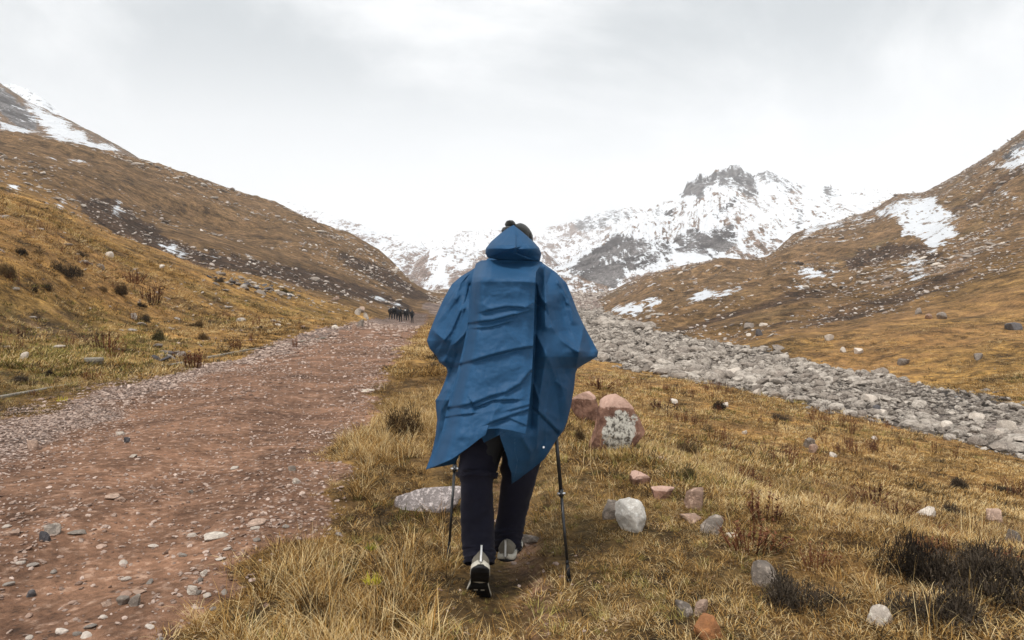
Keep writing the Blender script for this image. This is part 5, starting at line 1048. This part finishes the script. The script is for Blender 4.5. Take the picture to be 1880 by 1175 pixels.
HR = [
 ('boulder',1078,738,1186,842,M_RED,'big reddish boulder with a grey lichen patch right of the hiker',301,dict(lich=True,depth=.7,bury=.15,cuts=9,shp=(.34,.66),rough=.07)),
 ('boulder',1040,726,1102,782,M_RED,'smaller rust red boulder between the hiker and the big lichened boulder',302,dict(depth=.8,bury=.2,cuts=9,shp=(.34,.66),rough=.07)),
 ('stone',1126,734,1146,744,MS['pink'],'flat pinkish stone lying just behind the big red boulder',303,{}),
 ('rock_slab',716,898,860,944,MS['slab'],'long flat lichened slab behind the left trekking pole',304,dict(depth=.45,bury=.3,cuts=8,rough=.06)),
 ('rock',954,976,1004,1006,MS['grey'],'flat grey stone set in the path beside the front shoe',305,dict(flat=True,bury=.4)),
 ('rock',1131,926,1190,986,MS['white'],'whitest rock in the grass right of the trekking pole',328,dict(depth=.8,bury=.20,shp=(.5,.85))),
 ('rock',1102,916,1142,960,MS['grey'],'dark grey upright rock next to the whitest rock',307,dict(depth=.6,bury=.2)),
 ('rock',1258,902,1306,942,MS['pink'],'pinkish rock in the grass uphill of the broken line of stones',308,dict(depth=.7)),
 ('rock',1194,888,1240,924,M_RED,'low orange red rock at the lower end of the red boulder line',309,dict(flat=True,bury=.4)),
 ('rock',1150,866,1200,900,M_RED,'low rust coloured rock below the big red boulder',331,dict(flat=True,bury=.45)),
 ('rock',1250,940,1290,966,MS['pink'],'brownish pink stone with a dark cleft in the broken line of stones',310,dict(flat=True)),
 ('rock',1284,950,1332,988,MS['grey'],'grey brown stone at the lower end of the broken line of stones',311,dict(depth=.6)),
 ('rock',1336,978,1358,992,MS['pale'],'little pale stone beside the red brown stalks',312,dict(flat=True)),
 ('rock',1386,1040,1438,1084,MS['grey'],'rounded grey rock half hidden by straw near the dark shrubs',313,dict(depth=.8)),
 ('rock',1238,1108,1274,1136,MS['grey'],'left one of two small grey stones near the orange rock',314,dict(depth=.7)),
 ('rock',1274,1106,1304,1134,MS['pink'],'right one of two small stones near the orange rock, slightly pinkish',315,dict(depth=.7)),
 ('rock',1276,1138,1342,1178,MS['orange'],'orange brown rock at the bottom edge of the picture',316,dict(depth=.8)),
 ('rock',1592,1118,1656,1152,MS['pale'],'pale cracked rock below the dark shrubs in the lower right',317,dict(depth=.7)),
 ('rock',1472,806,1500,826,MS['grey'],'grey stone of the pair in the grass below the riverbed',318,dict(depth=.7)),
 ('rock',1482,818,1504,834,MS['pink'],'pinkish stone leaning on the grey one in the grass',319,dict(depth=.7)),
 ('rock',1524,832,1542,842,MS['pale'],'small white stone just right of the stone pair',320,dict(flat=True)),
 ('rock',1600,802,1616,810,MS['pale'],'small flat pale stone in the upper grass near the riverbed',321,dict(flat=True)),
 ('rock',1682,930,1720,950,MS['pale'],'white low rock among the red stalks on the right',322,dict(depth=.6)),
 ('rock',1816,938,1852,964,MS['pink'],'brownish rock near the right edge of the grass',323,dict(depth=.7)),
 ('rock',1850,976,1884,1004,MS['grey'],'grey rock cut by the right edge of the picture',324,dict(depth=.7)),
 ('rock',1228,734,1246,742,MS['pale'],'flat pale stone in the grass beyond the big red boulder',325,dict(flat=True)),
 ('rock',1326,740,1342,750,MS['pale'],'pale stone beside the dark tuft in the middle grass',326,dict(flat=True)),
 ('rock',1362,791,1374,800,MS['pale'],'tiny white stone in the middle of the grass slope',327,dict(flat=True)),
 ('rock',1206,838,1226,850,MS['pink'],'small pinkish stone in the grass right of the big red boulder',328,dict(flat=True)),
 # road
 ('stone',360,978,412,998,MS['pale'],'flat white stone on the bare dirt of the road',340,dict(flat=True)),
 ('stone',184,906,216,922,MS['pink'],'pinkish flat stone with a pebble at its side on the road',341,dict(flat=True)),
 ('stone',214,912,228,922,MS['pink'],'pebble touching the pinkish flat stone',342,dict(flat=True)),
 ('stone',121,970,154,986,MS['grey'],'light grey flat stone in the road left of the flat white one',343,dict(flat=True)),
 ('stone',72,966,106,984,MS['grey'],'grey green slanting stone near the left edge of the road',344,dict(depth=.7)),
 ('stone',70,978,90,996,MS['dark'],'dark wedge stone leaning under the grey green one',345,dict(depth=.7)),
 ('stone',0,970,32,990,MS['pink'],'pink stone at the left edge of the picture',346,dict(flat=True)),
 ('stone',42,810,66,828,MS['pink'],'big round pink stone on the gravel bank at left',347,dict(depth=.8)),
 ('stone',234,1094,258,1116,MS['grey'],'upright grey stone in the lower road',348,dict(depth=.7)),
 ('stone',210,1098,234,1114,MS['grey'],'grey stone left of the upright one in the lower road',349,dict(depth=.8)),
 ('stone',180,1100,206,1118,MS['pink'],'low brownish stone at the left of three in the lower road',350,dict(flat=True)),
 ('stone',238,1084,264,1094,MS['pink'],'pink stone just above the upright grey one',351,dict(flat=True)),
 ('stone',42,1084,62,1100,MS['dark'],'dark stone in the lower left of the road',352,dict(depth=.8)),
 ('stone',366,1048,380,1060,MS['pale'],'white pebble standing on another in the road edge',353,dict(depth=.8)),
 ('stone',342,1078,362,1094,MS['pale'],'long pale stone tilted near the verge',354,dict(depth=.5)),
 ('stone',450,954,492,970,MS['pink'],'flat pinkish stone where the road meets the verge',355,dict(flat=True)),
 ('stone',454,966,476,976,MS['pale'],'small pale stone touching the flat pinkish stone of the verge',356,dict(flat=True)),
 ('stone',528,856,548,866,MS['grey'],'grey stone at the verge beside tall straw',357,dict(depth=.7)),
 ('stone',536,878,552,892,MS['pale'],'pale stone below the grey one at the verge',358,dict(flat=True)),
 ('stone',655,713,692,721,MS['pale'],'long white stone lying in the road edge ahead of the hiker',359,dict(flat=True)),
 ('stone',232,834,248,842,MS['pale'],'white stone in the middle of the road gravel',360,dict(flat=True)),
 ('stone',208,792,228,802,MS['pale'],'pale oval stone on the gravel shoulder',361,dict(flat=True)),
 ('stone',226,804,240,814,MS['dark'],'dark stone on the gravel shoulder',362,dict(depth=.8)),
 ('stone',422,856,438,864,MS['pale'],'small white stone on the red dirt',363,dict(flat=True)),
 ('stone',340,898,356,908,MS['grey'],'grey pebble on the red dirt halfway to the verge',364,dict(flat=True)),
 # left bank
 ('stone',184,462,206,472,MS['pale'],'white flat stone on the orange slope above the shrubs',370,dict(flat=True)),
 ('stone',34,648,50,664,MS['pale'],'white stone in the grass of the left bank',371,dict(depth=.8)),
 ('stone',240,576,252,588,MS['pale'],'pale stone beside the dark shrub on the left slope',372,dict(depth=.8)),
 ('stone',176,484,190,494,MS['grey'],'grey stone on the left slope below the white flat one',373,dict(depth=.8)),
 ('stone',290,486,300,492,MS['pale'],'small pale stone on the upper left slope',374,dict(flat=True)),
 ('boulder',650,566,664,580,MS['river'],'white boulder at the top of the pile near the distant walkers',375,dict(depth=.9)),
 ('boulder',659,562,672,572,MS['pink'],'pinkish boulder at the back of the pile near the distant walkers',376,dict(depth=.9)),
 ('boulder',664,574,677,586,MS['river'],'pale boulder at the lower right of the pile near the distant walkers',377,dict(depth=.9)),
 ('boulder',655,588,668,600,MS['grey'],'grey rounded boulder below the white pile',378,dict(depth=.9)),
 ('boulder',642,593,656,607,MS['pink'],'brownish boulder left of the grey rounded one below the pile',379,dict(depth=.9)),
 ('boulder',607,598,622,607,MS['pale'],'flat pale boulder at the roadside left of the pile',380,dict(flat=True)),
 ('boulder',606,545,622,552,MS['pink'],'pinkish boulder on the dark bank foot',381,dict(depth=.9)),
 # right slope
 ('boulder',1368,593,1388,604,MS['grey'],'grey boulder on the slope beyond the riverbed',390,dict(depth=.9)),
 ('boulder',1389,606,1406,618,MS['dark'],'dark grey round boulder below the other two on the far slope',391,dict(depth=.9)),
 ('boulder',1396,593,1410,600,MS['pale'],'pale low boulder beside the grey one on the far slope',392,dict(flat=True)),
 ('boulder',1369,612,1380,619,MS['pale'],'small whitish boulder left of the dark round one on the far slope',393,dict(flat=True)),
 ('boulder',1514,615,1532,626,MS['pale'],'pale boulder alone on the far slope',394,dict(depth=.9)),
 ('boulder',1566,639,1588,651,MS['pale'],'white topped boulder near the foot of the far slope',395,dict(depth=.9)),
 ('boulder',1648,660,1672,672,MS['grey'],'grey wedge boulder just above the riverbed bank',396,dict(depth=.9)),
 ('boulder',1682,566,1698,577,MS['grey'],'grey blue slab sticking out of the far slope',397,dict(depth=.9)),
 ('boulder',1720,574,1742,587,MS['grey'],'broad grey boulder right of the slab on the far slope',398,dict(depth=.9)),
 ('boulder',1700,578,1716,588,MS['pink'],'low brownish boulder between the slab and the broad boulder',399,dict(flat=True)),
 ('boulder',1788,650,1808,662,MS['grey'],'grey boulder on the right of the far slope',400,dict(depth=.9)),
 ('boulder',1850,592,1880,608,MS['dark'],'dark long boulder near the right edge of the far slope',401,dict(depth=.9)),
 ('boulder',1542,638,1556,648,MS['pale'],'small white boulder left of the white topped one',402,dict(depth=.9)),
 # riverbed
 ('boulder',1335,678,1372,696,MS['pale'],'large pale leaning slab in the middle of the riverbed',410,dict(depth=.8)),
 ('boulder',1420,680,1448,696,MS['grey'],'dark grey mound boulder in the riverbed',411,dict(depth=.9)),
 ('boulder',1582,726,1612,740,MS['pale'],'big white flat topped boulder in the riverbed',412,dict(depth=.9)),
 ('boulder',1606,746,1628,762,MS['dark'],'darkest boulder at the near side of the riverbed',413,dict(depth=.9)),
 ('boulder',1616,754,1634,768,MS['pale'],'white boulder in front of the darkest one in the riverbed',414,dict(depth=.9)),
 ('boulder',1784,758,1816,778,MS['pale'],'square white boulder in the right of the riverbed',415,dict(depth=.9)),
 ('boulder',1838,772,1872,796,MS['pale'],'largest round white boulder at the right end of the riverbed',416,dict(depth=.9)),
 ('boulder',1826,790,1850,806,MS['pale'],'white boulder in front of the largest round one',417,dict(depth=.9)),
 ('boulder',1730,776,1754,792,MS['pale'],'pointed white boulder at the near edge of the riverbed',418,dict(depth=.9)),
 ('boulder',1382,715,1400,727,MS['pale'],'smooth white boulder at the grass edge of the riverbed',419,dict(depth=.9)),
 ('boulder',1800,808,1822,822,MS['grey'],'olive grey boulder at the near bank of the riverbed',420,dict(depth=.9)),
]
for t in HR:
    nm, x0, y0, x1, y1, mt, lb, sd, kw = t; kw = dict(kw); wd = x1-x0; hero_rock(nm, x0, y0, x1, y1, mt, lb, sd, cat='boulder' if nm == 'boulder' else 'rock', sub=3 if wd < 24 else 4 if wd < 60 else 5, **kw)
# rubble patch of angular grey rocks on the left slope
r = np.random.default_rng(77)
for i in range(46):
    t = i/45; px = 392+150*t+r.normal(0, 8); py = 514+30*t+r.normal(0, 5.5); p = hit(px, py); s = r.uniform(.25, .75)
    o = bpy.data.objects.new('rubble_rock', ROCKM[int(r.integers(0, 10))]); C.objects.link(o); o.location = p+Vector((0, 0, .05)); o.scale = (s*.6, s*.55, s*.4); o.rotation_euler = (r.normal(0, .3), r.normal(0, .3), r.uniform(0, 6)); o.material_slots[0].link = 'OBJECT'; o.material_slots[0].material = MS[('grey', 'river', 'grey', 'dark')[i % 4]]
    tag(o, 'angular grey rock in the rubble patch on the left slope', 'rock', 'grey rubble rocks on the left slope')
# rocks round the outfall by the kerb
for i, (px, py) in enumerate([(296,655),(304,648),(313,652),(322,650),(300,662),(331,655),(288,660),(318,660)]):
    p = hit(px, py); s = (.10+.03*(i % 3))*p.y/15; o = bpy.data.objects.new('rubble_rock', ROCKM[i]); C.objects.link(o); o.location = p+Vector((0, 0, .02)); o.scale = (s*1.3, s, s*.7); o.rotation_euler = (.2, .1*i, i); o.material_slots[0].link = 'OBJECT'; o.material_slots[0].material = MS['grey' if i % 2 else 'dark']
    tag(o, 'dark stone piled behind the concrete kerb by the roadside stalks', 'rock', 'stones piled behind the kerb')

# ------------------------------------------------------------------ concrete kerb and cap at the foot of the left bank
def kerb(pts, wdt, hgt, label):
    P = [hit(x, y) for x, y in pts]; q = []
    for a, b in zip(P[:-1], P[1:]):
        n = max(2, int((b-a).length/.4)); q += [a+(b-a)*(k/n) for k in range(n)]
    q.append(P[-1]); d0 = (q[-1]-q[0]); d0.z = 0; d0.normalize(); sd_ = Vector((-d0.y, d0.x, 0)); V, Fq = [], []; r = np.random.default_rng(len(pts)); zs = np.array([v.z for v in q]); zs = smooth_cols(zs[None], 3)[0]
    e = empty('concrete_kerb', q[0]); o0 = q[0]; seg = 5; k0 = 0; i = 0
    while i < len(q)-1:
        j = min(i+seg, len(q)-1); V = []; w_ = wdt*r.uniform(.92, 1.05); dz = r.uniform(-.012, .012); lat = r.uniform(-.015, .015); gap = .012
        for t_ in range(i, j+1):
            c = q[t_]+d0*(gap if t_ == i else -gap if t_ == j else 0)+sd_*lat; top = zs[t_]+hgt+dz
            for (s_, z_) in ((0, -.10), (0, top-zs[t_]-.012), (.010, top-zs[t_]), (w_-.010, top-zs[t_]), (w_, top-zs[t_]-.012), (w_, -.10)): V.append(tuple(Vector((c.x, c.y, zs[t_]+z_))+sd_*s_*1.0-o0))
        m_ = 6; Fq = []
        for t_ in range(j-i):
            for k in range(m_): Fq.append([t_*m_+k, t_*m_+(k+1) % m_, (t_+1)*m_+(k+1) % m_, (t_+1)*m_+k])
        Fq.append(list(range(m_))); Fq.append([(j-i)*m_+k for k in range(m_)][::-1]); me = bpy.data.meshes.new('kerb_block'); me.from_pydata(V, [], Fq); me.materials.append(MS['concrete']); me.update(); bm = bmesh.new(); bm.from_mesh(me); bmesh.ops.recalc_face_normals(bm, faces=bm.faces); bm.to_mesh(me); bm.free(); obj_me('kerb_block', me, e); i = j
    return tag(e, label, 'kerb', None, 'thing')
kerb([(-60,745),(0,733),(80,716),(155,700)], .06, .02, 'low concrete kerb at the far left foot of the grassy bank')
kerb([(222,690),(280,678),(338,667)], .08, .04, 'pale middle stretch of low kerb left of the standing stalks')
kerb([(380,659),(450,645),(530,632),(600,621)], .08, .04, 'thin far stretch of low kerb right of the standing stalks')
def cap_slab():
    p = hit(172, 672); e = empty('round_concrete_slab', p); w = 32/F*p.y*.5; bm = bmesh.new()
    for (z, rr_) in ((-.1, .82), (.09, .80), (.10, 1.0), (.155, 1.02), (.17, .96)):
        for k in range(28): a = 2*math.pi*k/28; q_ = 1+.05*math.sin(a*3+1)+.03*math.sin(a*7); bm.verts.new((math.cos(a)*w*rr_*q_, math.sin(a)*w*.85*rr_*q_, z))
    bm.verts.ensure_lookup_table(); v = bm.verts
    for r_ in range(4):
        for k in range(28): bm.faces.new((v[r_*28+k], v[r_*28+(k+1) % 28], v[(r_+1)*28+(k+1) % 28], v[(r_+1)*28+k]))
    bm.faces.new([v[4*28+k] for k in range(28)]); me = bpy.data.meshes.new('cap_slab'); bm.to_mesh(me); bm.free(); me.materials.append(MS['concrete']); obj_me('slab', me, e)
    tag(e, 'round flat concrete cap standing in the grass by the kerb', 'concrete cap')
cap_slab()

# ------------------------------------------------------------------ shrubs and standing dead stalks
def shrub_mesh(seed, n=4200, mat=None):
    r = np.random.default_rng(seed); rows = []; k = 7
    ca = r.uniform(0, 6.28, k); cr_ = .55*np.sqrt(r.uniform(0, 1, k)); cen_ = np.stack([np.cos(ca)*cr_, np.sin(ca)*cr_], 1); rad = r.uniform(.26, .52, k); hh = r.uniform(.45, 1.0, k)
    for i in range(n):
        c = int(r.integers(0, k)); u_ = r.normal(size=3); u_[2] = abs(u_[2]); u_ /= np.linalg.norm(u_); q = r.uniform(.25, 1.0)**.7; x, y, z = cen_[c, 0]+u_[0]*rad[c]*q, cen_[c, 1]+u_[1]*rad[c]*q, u_[2]*hh[c]*.82*q-.03
        az_ = math.atan2(u_[1], u_[0])+r.normal(0, .7); le = math.acos(min(.98, u_[2]))*.9+r.normal(0, .75); rows.append((x, y, z, az_, abs(le), r.uniform(.05, .15), r.uniform(.012, .028), r.normal(0, .8), r.uniform(-1.5, 1.5)))
    V, T = blades(rows); return data_mesh('shrub', V, T, mat or M_SHRUB)
SHM = [shrub_mesh(s) for s in (401, 402, 403, 404)]
def core_mesh(seed):
    V, Fc = ICO[3]; V = V*(1+.16*n3(V, 2.0, seed)+.10*n3(V, 6, seed+1))[:, None]*np.array([.62, .62, .40]); return data_mesh('shrub_core', V, Fc, M_SHRUB, True)
CORE = [core_mesh(s) for s in (5, 6)]
SH = [(40,468,32,16,'dark flat shrub high on the left edge of the slope'),(119,506,66,30,'widest dark shrub on the left slope'),(89,533,28,16,'small black shrub just below the widest one'),(60,535,20,10,'smallest black shrub left of its neighbour'),(220,540,32,22,'dark shrub on the slope beside the red brown bush'),
 (262,564,22,14,'round black shrub in the middle of the left slope'),(267,590,26,16,'black shrub directly below the round one'),(289,625,42,22,'broad dark green grey shrub above the kerb'),(360,600,28,14,'low brown black mound shrub right of the red bush'),(377,624,32,18,'grey brown shrub above the far kerb'),(189,535,22,12,'dark shrub left of the one by the red brown bush'),
 (524,540,38,12,'dark green cushion shrub above the rubble patch'),(399,518,26,10,'dark flat shrub at the upper end of the rubble patch'),(480,603,12,8,'tiny dark shrub near the roadside bank'),(12,508,40,28,'dark brown shrub cut by the left edge'),(150,470,30,12,'faint dark shrub near the top of the left slope'),
 (85,690,24,16,'dark shrub tuft just above the kerb at left'),(40,700,46,18,'dark leafy tuft behind the left kerb'),
 (1672,1066,110,100,'tall dark spiky shrub in the lower right, left of its neighbours'),(1770,1085,130,90,'dark shrub in the middle of the lower right row'),(1850,1110,150,110,'dark shrub filling the lower right corner'),(1700,1130,150,90,'low dark shrub under the lower right row'),(1800,1050,110,60,'dark shrub behind the lower right row'),
 (1764,896,56,26,'black mound shrub on the right of the grass slope'),(1754,944,46,24,'black shrub below the mound on the right'),(1248,880,66,36,'dark olive shrub below the big red boulder'),(1256,832,60,24,'brown dark shrub right of the big red boulder'),(1322,752,44,20,'purplish dark shrub in the upper grass'),
 (1436,772,44,14,'dark tuft shrub beside the faint grass track'),(1212,1010,0,0,None),(1558,816,18,10,'small dark tuft below the riverbed edge'),(1640,862,30,12,'grey brown tuft on the right grass'),(1480,1110,130,70,'dark tangled shrub beside the dark shrub row'),(1060,812,40,36,'brown bushy tuft between hiker and big red boulder'),(740,800,90,60,'brown tangle of dead growth left of the poncho'),(800,660,50,20,'dark tuft beside the far verge by the poncho sleeve'),(1850,905,60,18,'dark low shrub strip at the right edge'),(560,1140,130,60,'dark brown tangle of dead growth at the bottom of the verge')]
def shrub(cx, by, w, h, lb, i, mt=None):
    p = hit(cx, by); W = w/F*p.y/2*(1.45 if by > 1000 and cx > 1400 else 1.12); Hh = h/F*p.y/.80; o = empty('shrub', p-Vector((0, 0, .02))); o.rotation_euler = (0, 0, i*1.7)
    t = obj_me('shrub', SHM[i % 4]); t.location = o.location; t.rotation_euler = o.rotation_euler; t.scale = (W, W, Hh*1.1); bpy.data.objects.remove(o); o = t
    if mt:
        t.material_slots[0].link = 'OBJECT'; t.material_slots[0].material = mt
    tag(o, lb, 'shrub')
M_SHB = plant_mat('brown_tangle', [(0.035, 0.022, 0.012), (0.10, 0.062, 0.030), (0.22, 0.14, 0.065)], False); M_SHG = plant_mat('olive_dark', [(0.022, 0.020, 0.010), (0.06, 0.052, 0.022), (0.13, 0.105, 0.045)], False)
for i, (cx, by, w, h, lb) in enumerate(SH):
    if lb: shrub(cx, by, w, h, lb, i, M_SHB if ('brown' in lb) else M_SHG if ('green' in lb or 'olive' in lb) else None)
STK = [stalks(501, 34, .30, 1.0, True, .022, .12), stalks(502, 26, .34, 1.0, True, .026, .22), stalks(503, 22, .30, 1.0, True, .020, .28)]
ST = [(357,676,44,40,0,'dense clump of standing red brown stalks by the kerb'),(191,640,42,36,1,'red brown dead herb clump above the concrete cap'),(172,697,34,22,1,'dark red dead herb at the foot of the concrete cap'),(277,556,38,42,1,'red brown bush high on the left slope'),(242,520,44,26,1,'faint reddish clump on the slope near the dark shrub'),(432,642,24,24,0,'pair of stalks by the far kerb'),(542,637,14,20,0,'thin red stalk clump near the road bend'),
 (481,642,12,10,2,'tiny stalk tuft by the far kerb'),(60,726,10,14,2,'small dark stalk in front of the left kerb'),(36,618,34,20,2,'reddish low clump at the left edge of the bank'),(210,655,34,40,2,'tall red brown clump right of the concrete cap'),
 (1378,1008,92,60,1,'largest dark red clump of stalks in the right foreground'),(1404,960,70,70,2,'tall red stalks behind the largest red clump'),(1398,905,40,36,0,'red brown stalks on the grass below the shrubs'),(1370,885,40,34,0,'reddish stalks left of the other upright ones'),(1270,826,46,24,2,'brown stalk clump beside the dark shrub by the boulder'),
 (1340,828,34,20,2,'low brown stalks in the middle grass'),(1500,1044,50,56,1,'dark red stalks left of the tall dark shrub'),(1704,1024,54,46,0,'upright rust stalks above the dark shrub row'),(1640,950,60,40,2,'reddish brown stalk patch in the right grass'),(1600,920,60,36,2,'thin rust stalks left of the white low rock'),(1220,752,60,22,2,'row of brown stalks in the grass below the riverbed'),(1100,712,70,22,2,'dark brown stalks in the grass just right of the poncho'),
 (1840,1030,60,34,2,'rust stalks at the right edge of the picture'),(1745,1010,30,30,2,'thin stalks right of the upright rust ones'),(1530,930,60,30,2,'faint rust stalks in the middle of the right grass'),(1720,985,60,26,2,'rust brown stalks below the white low rock')]
for i, (cx, by, w, h, k, lb) in enumerate(ST):
    p = hit(cx, by); o = obj_me('dry_herb_clump', STK[k]); o.location = p-Vector((0, 0, .01)); s = w/F*p.y/.62/1.0; o.scale = (s*.75, s*.75, h/F*p.y); o.rotation_euler = (0, 0, i*2.1); tag(o, lb, 'dry plant')
# yellow and bright green touches
r = np.random.default_rng(88); YM = [tuft(601, 60, .05, .02, .07, .006, (0, 1.2), (0, 1.2), M_YEL), tuft(602, 90, .09, .03, .08, .006, (0, 1.2), (0, 1.2), M_GREEN)]
for i, (px, py, s, k, lb) in enumerate([(681,1042,.55,0,'yellow flower head in the verge straw'),(684,1108,.7,0,'lower yellow flower sprig in the verge straw'),(115,736,1.3,0,'bright yellow green tuft in front of the kerb'),(1129,1056,.9,1,'round bright green moss cushion near the right pole'),(757,950,1.3,1,'green tuft in front of the long slab'),(108,728,.6,1,'green sprig beside the bright yellow green tuft'),(900,1060,.0,1,None),(1240,885,1.0,1,'green tuft left of the dark olive shrub'),(640,1165,1.0,0,'yellow moss at the bottom edge')]):
    if lb: p = hit(px, py); o = obj_me('flowering_tuft' if k == 0 else 'green_tuft', YM[k]); o.location = p+Vector((0, 0, .10 if 'flower' in lb else 0)); o.scale = (s, s, s*1.1); tag(o, lb, 'plant')
